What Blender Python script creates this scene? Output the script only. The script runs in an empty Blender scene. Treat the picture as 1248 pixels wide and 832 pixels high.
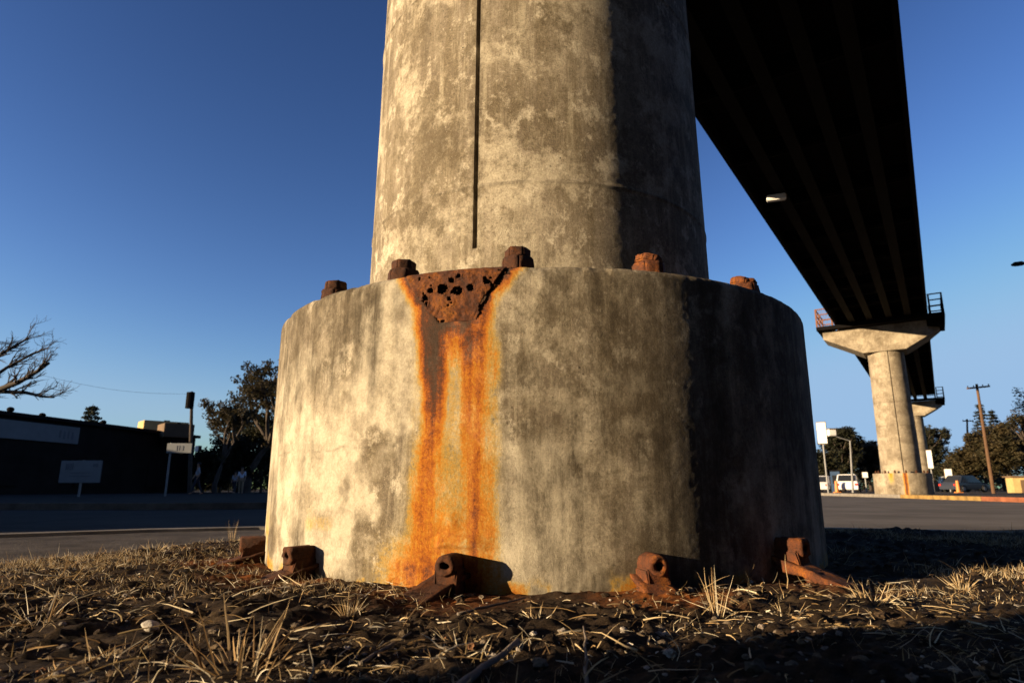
import bpy, bmesh, math, random
import numpy as np
from mathutils import Vector, Matrix, noise as mnoise
R_ = math.radians
random.seed(7)
rng = np.random.default_rng(11)
S = bpy.context.scene
COL = S.collection

# ------------------------------------------------------------------ camera geometry used for the layout
F = 777.0; TH = math.atan(179 / 777); CT, ST = math.cos(TH), math.sin(TH); HC = 0.352
def ray(x, y):
    a = (x - 624) / F; b = (416 - y) / F
    return (a, CT - ST * b, ST + CT * b)
def gp(x, y, z=0.0):
    r = ray(x, y); k = (z - HC) / r[2]
    return Vector((r[0] * k, r[1] * k, z))
def at(x, y, Y):
    r = ray(x, y); k = Y / r[1]
    return Vector((r[0] * k, Y, HC + r[2] * k))
SUN_AZ, SUN_EL = 249.5, 9.0
AZ0 = R_(2.41)
PC = Vector((0.1613, 3.8326, 0))
RB, RC, HB = 1.489, 1.033, 1.2

# ------------------------------------------------------------------ helpers
def link(o, parent=None):
    COL.objects.link(o)
    if parent: o.parent = parent
    return o
def tag(o, label=None, cat=None, group=None, kind=None):
    if label: o['label'] = label
    if cat: o['category'] = cat
    if group: o['group'] = group
    if kind: o['kind'] = kind
    return o
def empty(name, loc=(0, 0, 0), rz=0.0, label=None, cat=None, group=None):
    o = bpy.data.objects.new(name, None); o.empty_display_size = .1
    o.location = loc; o.rotation_euler = (0, 0, rz)
    link(o); tag(o, label, cat, group); return o
def mesh_obj(name, verts, faces, mat, parent=None, smooth=False, attrs=None):
    me = bpy.data.meshes.new(name)
    me.from_pydata([tuple(v) for v in verts] if not isinstance(verts, np.ndarray) else verts.tolist(), [], faces if isinstance(faces, list) else faces.tolist())
    if attrs:
        for k, v in attrs.items():
            v = np.asarray(v, dtype=np.float32)
            if v.ndim == 2:
                a = me.attributes.new(k, 'FLOAT_COLOR', 'POINT'); a.data.foreach_set('color', v.ravel())
            else:
                a = me.attributes.new(k, 'FLOAT', 'POINT'); a.data.foreach_set('value', v)
    me.update()
    if smooth: me.polygons.foreach_set('use_smooth', [True] * len(me.polygons))
    if mat: me.materials.append(mat)
    return link(bpy.data.objects.new(name, me), parent)
def bm_obj(name, bm, mat, parent=None, smooth=False):
    bmesh.ops.recalc_face_normals(bm, faces=bm.faces)
    me = bpy.data.meshes.new(name); bm.to_mesh(me); bm.free()
    if smooth: me.polygons.foreach_set('use_smooth', [True] * len(me.polygons))
    if mat: me.materials.append(mat)
    return link(bpy.data.objects.new(name, me), parent)
def box(bm, c, size, rot=None, bevel=0.0):
    m = Matrix.Translation(c) @ (rot.to_4x4() if rot else Matrix()) @ Matrix.Diagonal((*size, 1))
    r = bmesh.ops.create_cube(bm, size=1, matrix=m)
    if bevel:
        es = {e for v in r['verts'] for e in v.link_edges}
        bmesh.ops.bevel(bm, geom=list(es), offset=bevel, segments=2, affect='EDGES')
def tube(bm, pts, radii, n=8, cap=True):
    rings = []
    pts = [Vector(p) for p in pts]
    for i, p in enumerate(pts):
        d = (pts[min(i + 1, len(pts) - 1)] - pts[max(i - 1, 0)]).normalized()
        u = d.cross(Vector((0, 0, 1)) if abs(d.z) < .95 else Vector((1, 0, 0))).normalized(); v = d.cross(u)
        r = radii[i] if hasattr(radii, '__len__') else radii
        rings.append([bm.verts.new(p + (u * math.cos(2 * math.pi * k / n) + v * math.sin(2 * math.pi * k / n)) * r) for k in range(n)])
    for a, b in zip(rings, rings[1:]):
        for k in range(n): bm.faces.new((a[k], a[(k + 1) % n], b[(k + 1) % n], b[k]))
    if cap:
        bm.faces.new(rings[0][::-1]); bm.faces.new(rings[-1])
def prism(bm, poly, axis_from, axis_to):
    """poly: list of Vectors; extruded by (axis_to-axis_from)"""
    d = Vector(axis_to) - Vector(axis_from)
    a = [bm.verts.new(Vector(p) + Vector(axis_from)) for p in poly]; b = [bm.verts.new(Vector(p) + Vector(axis_from) + d) for p in poly]
    n = len(poly)
    for k in range(n): bm.faces.new((a[k], a[(k + 1) % n], b[(k + 1) % n], b[k]))
    bm.faces.new(a[::-1]); bm.faces.new(b)
def copy_tree(o, parent=None):
    c = o.copy(); COL.objects.link(c); c.parent = parent
    for ch in list(o.children): copy_tree(ch, c)
    return c

def hash3(ix, iy, iz, seed):
    h = (ix.astype(np.int64) * 374761393 + iy.astype(np.int64) * 668265263 + iz.astype(np.int64) * 2147483647 + seed * 1274126177) & 0xffffffff
    h = ((h ^ (h >> 13)) * 1274126177) & 0xffffffff
    h = ((h ^ (h >> 15)) * 2246822519) & 0xffffffff
    return ((h ^ (h >> 16)) & 0xffffff) / float(0xffffff)
def vnoise(x, y, z=None, seed=0):
    x = np.asarray(x, float); y = np.asarray(y, float); z = np.zeros_like(x) if z is None else np.asarray(z, float)
    ix, iy, iz = np.floor(x), np.floor(y), np.floor(z)
    fx, fy, fz = x - ix, y - iy, z - iz
    fx, fy, fz = [t * t * t * (t * (t * 6 - 15) + 10) for t in (fx, fy, fz)]
    r = 0
    for a in (0, 1):
        for b in (0, 1):
            for c in (0, 1):
                w = (fx if a else 1 - fx) * (fy if b else 1 - fy) * (fz if c else 1 - fz)
                r = r + w * hash3(ix + a, iy + b, iz + c, seed)
    return r
def fbm(x, y, z=None, seed=0, octs=4, gain=.5):
    s = 0; a = 1.; t = 0; k = 1.
    for i in range(octs):
        s = s + a * vnoise(np.asarray(x) * k + i * 17.3, np.asarray(y) * k + i * 9.1, None if z is None else np.asarray(z) * k + i * 5.7, seed + i)
        t += a; a *= gain; k *= 2.03
    return s / t
def sstep(a, b, x):
    t = np.clip((x - a) / (b - a), 0, 1); return t * t * (3 - 2 * t)

# ------------------------------------------------------------------ materials
class NT:
    def __init__(s, name):
        s.m = bpy.data.materials.new(name); s.m.use_nodes = True
        s.t = s.m.node_tree; s.n = s.t.nodes; s.n.clear()
        s.out = s.n.new('ShaderNodeOutputMaterial'); s.b = s.n.new('ShaderNodeBsdfPrincipled')
        s.t.links.new(s.b.outputs[0], s.out.inputs[0]); s._co = None
    def lk(s, a, b): s.t.links.new(a, b)
    def setin(s, sock, v):
        if hasattr(v, 'default_value') or isinstance(v, bpy.types.NodeSocket): s.lk(v, sock)
        elif isinstance(v, (tuple, list)) and len(v) == 3 and sock.type == 'RGBA': sock.default_value = (*v, 1)
        else: sock.default_value = v
    def co(s):
        if not s._co: s._co = s.n.new('ShaderNodeTexCoord').outputs['Object']
        return s._co
    def scaled(s, sc, loc=(0, 0, 0)):
        m = s.n.new('ShaderNodeMapping'); s.lk(s.co(), m.inputs[0]); m.inputs['Scale'].default_value = sc; m.inputs['Location'].default_value = loc
        return m.outputs[0]
    def noise(s, scale, detail=6, rough=.6, dist=0., vec=None):
        n = s.n.new('ShaderNodeTexNoise'); s.lk(vec or s.co(), n.inputs['Vector'])
        n.inputs['Scale'].default_value = scale; n.inputs['Detail'].default_value = detail; n.inputs['Roughness'].default_value = rough; n.inputs['Distortion'].default_value = dist
        return n.outputs['Fac']
    def voro(s, scale, vec=None, feat='F1', out='Distance'):
        n = s.n.new('ShaderNodeTexVoronoi'); n.feature = feat; s.lk(vec or s.co(), n.inputs['Vector']); n.inputs['Scale'].default_value = scale
        return n.outputs[out]
    def ramp(s, fac, stops, interp='LINEAR'):
        n = s.n.new('ShaderNodeValToRGB'); s.lk(fac, n.inputs[0]); cr = n.color_ramp; cr.interpolation = interp
        while len(cr.elements) < len(stops): cr.elements.new(.5)
        for e, (p, c) in zip(cr.elements, stops):
            e.position = p; e.color = (*c, 1) if isinstance(c, (tuple, list)) else (c, c, c, 1)
        return n.outputs[0]
    def mix(s, fac, a, b, mode='MIX'):
        n = s.n.new('ShaderNodeMix'); n.data_type = 'RGBA'; n.blend_type = mode; n.clamp_factor = True
        s.setin(n.inputs[0], fac); s.setin(n.inputs[6], a); s.setin(n.inputs[7], b)
        return n.outputs[2]
    def math(s, op, a, b=0., c=0.):
        n = s.n.new('ShaderNodeMath'); n.operation = op
        s.setin(n.inputs[0], a); s.setin(n.inputs[1], b); s.setin(n.inputs[2], c)
        return n.outputs[0]
    def attr(s, name, out='Fac'):
        n = s.n.new('ShaderNodeAttribute'); n.attribute_name = name; return n.outputs[out]
    def bump(s, h, strength=.5, dist=.01, prev=None):
        n = s.n.new('ShaderNodeBump'); s.lk(h, n.inputs['Height']); n.inputs['Strength'].default_value = strength; n.inputs['Distance'].default_value = dist
        if prev: s.lk(prev, n.inputs['Normal'])
        return n.outputs[0]
    def fin(s, col, rough=.8, normal=None, metal=0., spec=.3):
        s.setin(s.b.inputs['Base Color'], col); s.setin(s.b.inputs['Roughness'], rough); s.b.inputs['Metallic'].default_value = metal
        s.b.inputs['Specular IOR Level'].default_value = spec
        if normal: s.lk(normal, s.b.inputs['Normal'])
        return s.m

def concrete_mat(name, k=1.0, attrs=True, con=1.0):
    t = NT(name)
    def kc(*c): return tuple(x * k for x in c)
    big = t.noise(1.3, 7, .6, .15)
    c = t.ramp(big, [(.34, kc(.150, .120, .085)), (.46, kc(.215, .175, .127)), (.54, kc(.285, .238, .176)), (.66, kc(.39, .335, .25))])
    # vertical wash marks
    st = t.noise(1., 8, .72, .1, t.scaled((10, 10, .8)))
    c = t.mix(t.ramp(st, [(.41, .74 * con), (.57, 0.)]), c, kc(.185, .147, .093))
    st3 = t.noise(1., 8, .72, .1, t.scaled((17, 17, 1.3), (4, 4, 2)))
    c = t.mix(t.ramp(st3, [(.51, 0.), (.64, .55 * con)]), c, kc(.50, .44, .32))
    # pale lime patches with torn edges, at two sizes
    w1 = t.noise(2.3, 15, .70, .12)
    c = t.mix(t.ramp(w1, [(.51, 0.), (.57, .66 * con), (.68, .88 * con)]), c, kc(.55, .485, .365))
    w2 = t.noise(8.5, 14, .74, .1, t.scaled((1, 1, .8), (5, 2, 8)))
    c = t.mix(t.ramp(w2, [(.54, 0.), (.61, .75 * con)]), c, kc(.64, .57, .44))
    # dark lichen / grime patches
    d1 = t.noise(3.0, 15, .72, .12, t.scaled((1, 1, .85), (7, 3, 1)))
    c = t.mix(t.ramp(d1, [(.52, 0.), (.60, .75 * con)]), c, kc(.145, .114, .071))
    d2 = t.noise(13, 13, .78, .1, t.scaled((1, 1, .6), (2, 9, 4)))
    c = t.mix(t.ramp(d2, [(.53, 0.), (.63, .68 * con)]), c, kc(.155, .122, .076))
    m2 = t.noise(24, 12, .8, .1, t.scaled((1, 1, .75), (1, 6, 2)))
    c = t.mix(t.ramp(m2, [(.52, 0.), (.64, .36 * con)]), c, kc(.56, .49, .36))
    m3 = t.noise(31, 12, .8, .1, t.scaled((1, 1, .7), (8, 2, 5)))
    c = t.mix(t.ramp(m3, [(.53, 0.), (.64, .40 * con)]), c, kc(.125, .098, .065))
    fine = t.noise(85, 9, .86)
    c = t.mix(1., c, t.ramp(fine, [(.30, .48), (.5, 1.), (.70, 1.45)]), 'MULTIPLY')
    pit = t.voro(85); pm = t.math('MULTIPLY', t.ramp(pit, [(.06, 1.), (.2, 0.)]), t.ramp(t.noise(8, 5), [(.54, 0.), (.66, 1.)]))
    c = t.mix(t.math('MULTIPLY', pm, .8), c, (.045, .035, .025))
    spk = t.noise(160, 4, .75)
    c = t.mix(t.ramp(spk, [(.60, 0.), (.69, .6)]), c, kc(.62, .55, .42))
    c = t.mix(t.ramp(t.noise(140, 4, .75, 0, t.scaled((1, 1, 1), (4, 4, 4))), [(.60, 0.), (.69, .7)]), c, kc(.09, .07, .045))
    pore = t.voro(19); pom = t.math('MULTIPLY', t.ramp(pore, [(.07, 1.), (.11, 0.)]), t.ramp(t.noise(5, 5), [(.53, 0.), (.60, 1.)]))
    c = t.mix(t.math('MULTIPLY', pom, .85), c, (.03, .024, .016))
    if attrs:
        pl = t.attr('pale')
        c = t.mix(t.math('MULTIPLY', pl, t.ramp(w2, [(.40, .30), (.55, 1.)])), c, t.mix(1., kc(.68, .61, .47), t.ramp(fine, [(.30, .72), (.5, 1.), (.70, 1.2)]), 'MULTIPLY'))
        d = t.attr('dirt')
        c = t.mix(t.math('MULTIPLY', d, t.math('MULTIPLY', t.ramp(d2, [(.40, .55), (.56, 1.1)]), t.ramp(st, [(.40, 1.15), (.60, .55)]))), c, (.052, .040, .026))
        r = t.attr('rust')
        rn = t.noise(1., 8, .72, .3, t.scaled((34, 34, 1.8)))
        amp = t.ramp(r, [(0., 0.), (.10, .40), (.6, .75), (1., .7)])
        r2 = t.math('ADD', r, t.math('MULTIPLY', t.math('SUBTRACT', rn, .5), amp))
        r2 = t.math('ADD', r2, t.math('MULTIPLY', t.math('SUBTRACT', t.noise(14, 12, .75, .2), .5), amp))
        r2 = t.math('ADD', r2, t.math('MULTIPLY', t.math('SUBTRACT', t.noise(90, 6, .8), .5), t.math('MULTIPLY', amp, 1.35)))
        rc = t.ramp(r2, [(0., (.47, .37, .18)), (.13, (.49, .32, .060)), (.28, (.47, .195, .009)), (.44, (.37, .105, .003)), (.60, (.19, .042, .003)), (.74, (.075, .022, .008)), (1., (.036, .019, .012))])
        c = t.mix(t.ramp(r2, [(.0, 0.), (.14, .55), (.32, .90)]), c, t.mix(1., rc, t.ramp(fine, [(.30, .66), (.5, 1.), (.70, 1.3)]), 'MULTIPLY'))
    h = t.math('ADD', t.math('MULTIPLY', fine, .8), t.math('MULTIPLY', m2, .12))
    n = t.bump(t.math('SUBTRACT', h, pm), .7, .009)
    n = t.bump(t.noise(130, 6, .82), .8, .007, n)
    return t.fin(c, .9, n, spec=.2)

def rust_mat(name, bright=.5, orange=.5):
    t = NT(name)
    a = t.noise(9, 8, .7, .6); b = t.noise(60, 8, .75)
    o = orange
    c = t.ramp(a, [(.3, (.040, .020, .014)), (.47, (.085 + .06 * o, .032 + .012 * o, .015)), (.58, (.14 + .16 * o, .045 + .05 * o, .014)), (.72, (.22 + .24 * o, .085 + .09 * o, .02))])
    c = t.mix(t.ramp(b, [(.42, .0), (.62, .6)]), c, (.075, .030, .018))
    c = t.mix(1., c, (bright * 2,) * 3, 'MULTIPLY')
    c = t.mix(t.ramp(t.noise(120, 6, .8), [(.50, 0.), (.62, .7)]), c, (.035, .018, .012)); n = t.bump(b, 1., .008); n = t.bump(a, .6, .012, n)
    return t.fin(c, .85, n, spec=.25)

def plain_mat(name, col, rough=.7, var=.25, scale=3., bump=.0, spec=.3, metal=0.):
    t = NT(name)
    c = t.mix(1., col, t.ramp(t.noise(scale, 6, .65), [(.3, 1 - var), (.7, 1 + var)]), 'MULTIPLY')
    n = t.bump(t.noise(scale * 12, 5, .7), bump, .02) if bump else None
    return t.fin(c, rough, n, metal, spec)

def asphalt_mat():
    t = NT('asphalt')
    c = t.ramp(t.noise(.35, 8, .65), [(.3, (.024, .022, .021)), (.7, (.052, .047, .043))])
    c = t.mix(1., c, t.ramp(t.noise(60, 4, .8), [(.25, .6), (.75, 1.4)]), 'MULTIPLY')
    cr = t.voro(.22, t.scaled((1, 1, 1)), 'DISTANCE_TO_EDGE')
    c = t.mix(t.ramp(cr, [(.003, .85), (.009, 0.)]), c, (.02, .019, .018))
    return t.fin(c, .85, t.bump(t.noise(120, 4, .8), .5, .01), spec=.04)
def soil_mat():
    t = NT('soil')
    a = t.noise(7, 10, .72, .4)
    c = t.ramp(a, [(.3, (.012, .008, .005)), (.5, (.032, .020, .012)), (.64, (.075, .050, .028)), (.78, (.17, .125, .08))])
    c = t.mix(1., c, t.ramp(t.noise(120, 8, .8), [(.3, .45), (.7, 1.5)]), 'MULTIPLY')
    c = t.mix(t.ramp(t.voro(90), [(.1, .5), (.2, 0.)]), c, (.02, .014, .01))
    r = t.attr('rust'); c = t.mix(t.ramp(r, [(.05, 0.), (.5, .8)]), c, t.ramp(t.noise(40, 6, .7), [(.3, (.06, .02, .008)), (.6, (.30, .09, .014)), (.8, (.42, .18, .03))]))
    n = t.bump(t.noise(160, 8, .8), .9, .012); n = t.bump(a, .6, .03, n)
    return t.fin(c, .95, n, spec=.15)
def straw_mat(name='straw'):
    t = NT(name)
    c = t.attr('tint', 'Color')
    t.fin(c, .7, spec=.25)
    tr = t.n.new('ShaderNodeBsdfTranslucent'); t.lk(c, tr.inputs[0])
    ad = t.n.new('ShaderNodeMixShader'); ad.inputs[0].default_value = .22
    t.lk(t.b.outputs[0], ad.inputs[1]); t.lk(tr.outputs[0], ad.inputs[2]); t.lk(ad.outputs[0], t.out.inputs[0])
    return t.m
def leaf_mat(name, a, b):
    t = NT(name)
    c = t.ramp(t.noise(.9, 4, .6), [(.35, a), (.65, b)])
    c = t.mix(1., c, t.ramp(t.noise(14, 2, .6), [(.3, .6), (.7, 1.4)]), 'MULTIPLY')
    t.fin(c, .65, spec=.25)
    tr = t.n.new('ShaderNodeBsdfTranslucent'); t.lk(c, tr.inputs[0])
    ad = t.n.new('ShaderNodeMixShader'); ad.inputs[0].default_value = .25
    t.lk(t.b.outputs[0], ad.inputs[1]); t.lk(tr.outputs[0], ad.inputs[2]); t.lk(ad.outputs[0], t.out.inputs[0])
    return t.m
def glow_mat(name, col, st):
    t = NT(name); t.fin(col, .5); t.b.inputs['Emission Color'].default_value = (*col, 1); t.b.inputs['Emission Strength'].default_value = st; return t.m

M = dict(
    concrete=concrete_mat('weathered_concrete', .84, con=1.1), far_concrete=concrete_mat('far_concrete', .86, con=.35),
    rust=rust_mat('dark_rust', .27, .25), rust_orange=rust_mat('orange_rust', .42, 1.), rust_plate=rust_mat('plate_rust', .33, .8),
    asphalt=asphalt_mat(), soil=soil_mat(), straw=straw_mat(),
    pave=plain_mat('pavement', (.085, .074, .064), .95, .45, 2.5, .4, spec=.05), kerb=plain_mat('kerb', (.20, .18, .155), .95, .3, 3., .3, spec=.05),
    yellow=plain_mat('yellow_kerb_paint', (.26, .16, .05), .9, .5, 2.), red=plain_mat('red_kerb_paint', (.22, .075, .035), .9, .5, 2.),
    far_ground=plain_mat('far_ground', (.06, .05, .04), .95, .3, .1, spec=.03),
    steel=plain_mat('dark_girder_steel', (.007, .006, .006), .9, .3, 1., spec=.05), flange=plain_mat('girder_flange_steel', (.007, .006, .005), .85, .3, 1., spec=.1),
    rail=plain_mat('rusty_rail', (.16, .065, .03), .7, .3, 4.), grey_metal=plain_mat('grey_metal', (.22, .22, .22), .5, .2, 4.),
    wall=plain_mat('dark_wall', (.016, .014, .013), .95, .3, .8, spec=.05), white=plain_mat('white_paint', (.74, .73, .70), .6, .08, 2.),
    sign_white=plain_mat('sign_white', (.15, .16, .17), .8, .1, 2.), sign_ink=plain_mat('sign_ink', (.09, .10, .12), .6, .1, 3.),
    tan=plain_mat('tan_board', (.46, .33, .14), .8, .2, 2.), brown=plain_mat('brown_board', (.13, .085, .05), .8, .2, 2.),
    wood=plain_mat('pole_wood', (.10, .055, .030), .85, .3, 2., .2), black=plain_mat('black_rubber', (.02, .02, .02), .7, .1, 5.),
    bark=plain_mat('bark', (.05, .038, .03), .9, .35, 3., .5), glass=plain_mat('dark_glass', (.02, .022, .026), .12, .05, 1., spec=.5),
    leaf_olive=leaf_mat('olive_leaves', (.026, .025, .012), (.068, .050, .022)), leaf_dark=leaf_mat('dark_leaves', (.014, .018, .009), (.038, .034, .015)),
    leaf_con=leaf_mat('conifer_needles', (.014, .020, .012), (.036, .036, .019)),
    lamp=glow_mat('lamp_glow', (1., .82, .5), 3.), red_lens=plain_mat('red_lens', (.5, .03, .02), .3, .05, 5.),
    car_white=plain_mat('car_white', (.75, .74, .72), .25, .04, 1., spec=.5), car_dark=plain_mat('car_dark', (.03, .035, .05), .25, .05, 1., spec=.5),
    car_silver=plain_mat('car_silver', (.45, .45, .46), .3, .05, 1., spec=.5),
    skin=plain_mat('skin', (.30, .17, .11), .6, .1, 5.), shirt=plain_mat('pale_shirt', (.55, .60, .68), .85, .08, 8.), grey_shirt=plain_mat('grey_shirt', (.28, .30, .34), .85, .08, 8.),
    trousers=plain_mat('tan_trousers', (.26, .18, .11), .85, .1, 8.), dark_trousers=plain_mat('dark_trousers', (.03, .03, .04), .85, .1, 8.), hair=plain_mat('hair', (.02, .015, .012), .7, .1, 8.),
    stone=plain_mat('pale_stone', (.42, .38, .33), .85, .2, 20., .4), stick=plain_mat('grey_stick', (.16, .13, .105), .9, .35, 18., .5),
    brick=plain_mat('brick_wall', (.16, .08, .055), .9, .25, 2., .3),
)

# ------------------------------------------------------------------ near pillar
def drum(name, radius_fn, phis, zs, disp_fn, mat, parent, attr_fn=None, top=True, top_r=0.0):
    """grid on a cylinder; phi in radians, 0 faces local -Y, positive towards +X; closed ring"""
    nP, nZ = len(phis), len(zs)
    P, Z = np.meshgrid(phis, zs, indexing='xy')
    rr = radius_fn(Z)
    rr = rr + (disp_fn(P, Z) if disp_fn else 0)
    co = np.stack([rr * np.sin(P), -rr * np.cos(P), Z], -1).reshape(-1, 3)
    i = np.arange(nP); j = np.arange(nZ - 1)
    I, J = np.meshgrid(i, j, indexing='xy')
    a = J * nP + I; b = J * nP + (I + 1) % nP
    faces = np.stack([a, b, b + nP, a + nP], -1).reshape(-1, 4).tolist()
    verts = co.tolist(); 
    at = attr_fn(P, Z) if attr_fn else {}
    at = {k: v.ravel() for k, v in at.items()}
    if top:
        verts.append([0, 0, float(zs[-1])]); c = len(verts) - 1
        for k in range(nP): faces.append([(nZ - 1) * nP + k, (nZ - 1) * nP + (k + 1) % nP, c])
        at = {k: np.append(v, 0.) for k, v in at.items()}
    return mesh_obj(name, verts, faces, mat, parent, True, at)

def ring_angles(fine_lo, fine_hi, fine, coarse, extra=()):
    a = np.arange(R_(fine_lo), R_(fine_hi), fine); b = np.arange(R_(fine_hi), R_(fine_lo) + 2 * math.pi, coarse)
    return np.unique(np.concatenate([a, b, np.array(extra)])) if len(extra) else np.concatenate([a, b])

# stain layout on the base: (arc length along the face, height)
def plate_half(z):          # left / right edge of the corroded plate as a function of height
    zl = np.interp(z, [.93, 1.00, 1.07, 1.20], [-.375, -.42, -.475, -.555])
    zr = np.interp(z, [.93, 1.00, 1.05, 1.12, 1.20], [-.255, -.225, -.200, -.150, -.085])
    return zl, zr
def base_attr(P, Z):
    A = P * RB
    w = (fbm(A * 4, Z * 3, None, 3, 3) - .5) * .05 + (fbm(A * 22, Z * 6, None, 4, 4) - .5) * .036
    A2 = A + w
    zz = np.clip(Z, 0, 1.3)
    def streak(c, hw, soft): return sstep(0, 1, (hw + soft - np.abs(A2 - c)) / (soft * 1.7))
    cl = np.interp(zz, [0, .15, .34, .6, .9, 1.05, 1.2], [-.425, -.42, -.415, -.413, -.415, -.44, -.54])
    cr = np.interp(zz, [0, .15, .34, .6, .9, 1.05, 1.2], [-.205, -.212, -.228, -.232, -.243, -.205, -.10])
    hl = np.interp(zz, [0, .2, .34, .7, .9, 1.2], [.040, .045, .045, .040, .050, .030]); hr = np.interp(zz, [0, .2, .34, .7, .9, 1.2], [.045, .052, .052, .058, .068, .028])
    vert = fbm(A * 26, Z * 1.4, None, 9, 4)
    amp_l = np.interp(zz, [0, .2, .4, .58, .68, .9, 1.05, 1.2], [.36, .33, .34, .42, .62, .90, .78, .66]); amp_r = np.interp(zz, [0, .2, .4, .6, .8, .92, 1.2], [.40, .40, .40, .43, .56, .86, .70])
    l = streak(cl, hl, .045) * amp_l * (.12 + 1.76 * vert); r = streak(cr, hr, .05) * amp_r * (.15 + 1.7 * vert)
    mid = streak((cl + cr) / 2, .11, .07) * np.interp(zz, [0, .22, .4, .75, .88, .96], [.34, .30, .10, .07, .40, .6]) * (.5 + vert)
    halo = streak((cl + cr) / 2, .125, .10) * .17 * (.2 + 1.5 * vert)
    zl, zr = plate_half(Z)
    pin = sstep(-.05, .02, np.minimum(A2 - zl, zr - A2)) * sstep(.84, .97, Z + (fbm(A * 14, Z * 10, None, 5) - .5) * .12)
    rust = np.maximum.reduce([l, r, mid, halo, pin * (.86 + .6 * (fbm(A * 22, Z * 22, None, 6) - .5))])
    # blotches at the foot: around the lugs and along the soil line
    foot = sstep(.10, -.01, Z + (fbm(A * 6, Z * 6, None, 8) - .5) * .10)
    lug = 0
    for ph in LUGS[:3]:
        lug = np.maximum(lug, np.exp(-(((A - ph * RB) / .12) ** 2 + ((Z - .14) / .12) ** 2)))
    blot = sstep(.5, .72, fbm(A * 9, Z * 9, None, 21)) * np.maximum(foot * .6, lug * .45) * (.5 + .6 * fbm(A * 20, Z * 20, None, 2)) 
    rust = np.maximum(rust, blot * .6)
    rust = np.maximum(rust, .55 * np.exp(-(((A + .44) / .13) ** 2 + ((Z - .06) / .10) ** 2)) * (.5 + fbm(A * 18, Z * 18, None, 31)))
    dn = fbm(A * 2.2 + 5, Z * 1.8, None, 12, 5, .6); dv = fbm(A * 13, Z * .8, None, 13, 4)
    top = sstep(.35, 1.2, Z)
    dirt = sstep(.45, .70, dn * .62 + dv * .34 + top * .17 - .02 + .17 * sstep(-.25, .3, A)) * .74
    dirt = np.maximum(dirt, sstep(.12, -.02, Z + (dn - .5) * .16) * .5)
    dirt = dirt * (1 - np.clip(rust * 2.2, 0, .85))
    dirt = np.maximum(dirt, sstep(1.185, 1.2, Z) * .45 * fbm(A * 20, Z * 0, None, 40))
    pn = fbm(A * 3.2 + 9, Z * 2.6, None, 91, 5, .62)
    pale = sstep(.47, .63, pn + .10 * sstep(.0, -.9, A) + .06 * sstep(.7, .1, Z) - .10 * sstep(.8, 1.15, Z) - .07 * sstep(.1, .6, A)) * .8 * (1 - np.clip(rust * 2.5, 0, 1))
    # a hairline crack wandering across the face
    cz = .50 + .03 * (fbm(A * 5, A * 0, None, 95, 4) - .5) * 2
    crack = np.exp(-((Z - cz) / .005) ** 2) * sstep(.35, .5, fbm(A * 6, A * 0, None, 96)) * .5
    dirt = np.maximum(dirt, crack)
    return dict(rust=np.clip(rust, 0, 1), dirt=np.clip(dirt, 0, .85), pale=pale)
LUGS = [R_(a) for a in (-63, -38.5, -11.8, 14.6, 39.5)]
def base_disp(P, Z):
    A = P * RB
    d = (fbm(A * 2.0, Z * 2.0, None, 50, 3) - .5) * .004 + (fbm(A * 60, Z * 60, None, 51, 2) - .5) * .0006
    # rim: rounded, chipped and gritty
    q = np.clip((Z - (HB - .035)) / .035, 0, 1)
    rim = -.035 * (1 - np.sqrt(np.clip(1 - q * q, 0, 1)))
    chip = -sstep(.54, .78, fbm(A * 9, Z * 3, None, 54, 4)) * sstep(HB - .05, HB, Z) * .014
    d = d + rim + chip + sstep(HB - .03, HB, Z) * (fbm(A * 60, Z * 60, None, 55, 2) - .5) * .007
    # pocket behind the corroded plate
    zl, zr = plate_half(Z)
    ins = np.minimum(np.minimum(A - zl - .018, zr - .018 - A), np.minimum(Z - .985, 1.185 - Z))
    d = d - sstep(0, .012, ins) * .09
    # old ledge and lump low in the stain
    led = sstep(.030, .012, np.abs(Z - .165 + (fbm(A * 20, Z * 0, None, 60) - .5) * .02)) * sstep(-.385, -.365, A) * sstep(-.15, -.27, A)
    d = d + led * .014
    lump = np.exp(-(((A + .323) / .032) ** 2 + ((Z - .245) / .03) ** 2))
    d = d + lump * .009 * (.6 + .8 * fbm(A * 50, Z * 50, None, 61))
    # cold joints / hairline cracks
    return d

pillar = empty('elevated_guideway_pillar', PC, -AZ0, 'huge near concrete pillar on a wide round footing streaked with orange rust', 'pillar', 'pillars carrying the elevated guideway')
zs = np.concatenate([np.arange(-.18, 1.155, .0075), 1.2 - .05 * np.cos(np.linspace(0.3, math.pi / 2, 12)) * .9])
zs = np.unique(np.round(zs, 5)); zs[-1] = HB
phis = ring_angles(-82, 82, .0052, .03)
drum('footing', lambda Z: RB + 0 * Z, phis, zs, base_disp, M['concrete'], pillar, base_attr)

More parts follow.
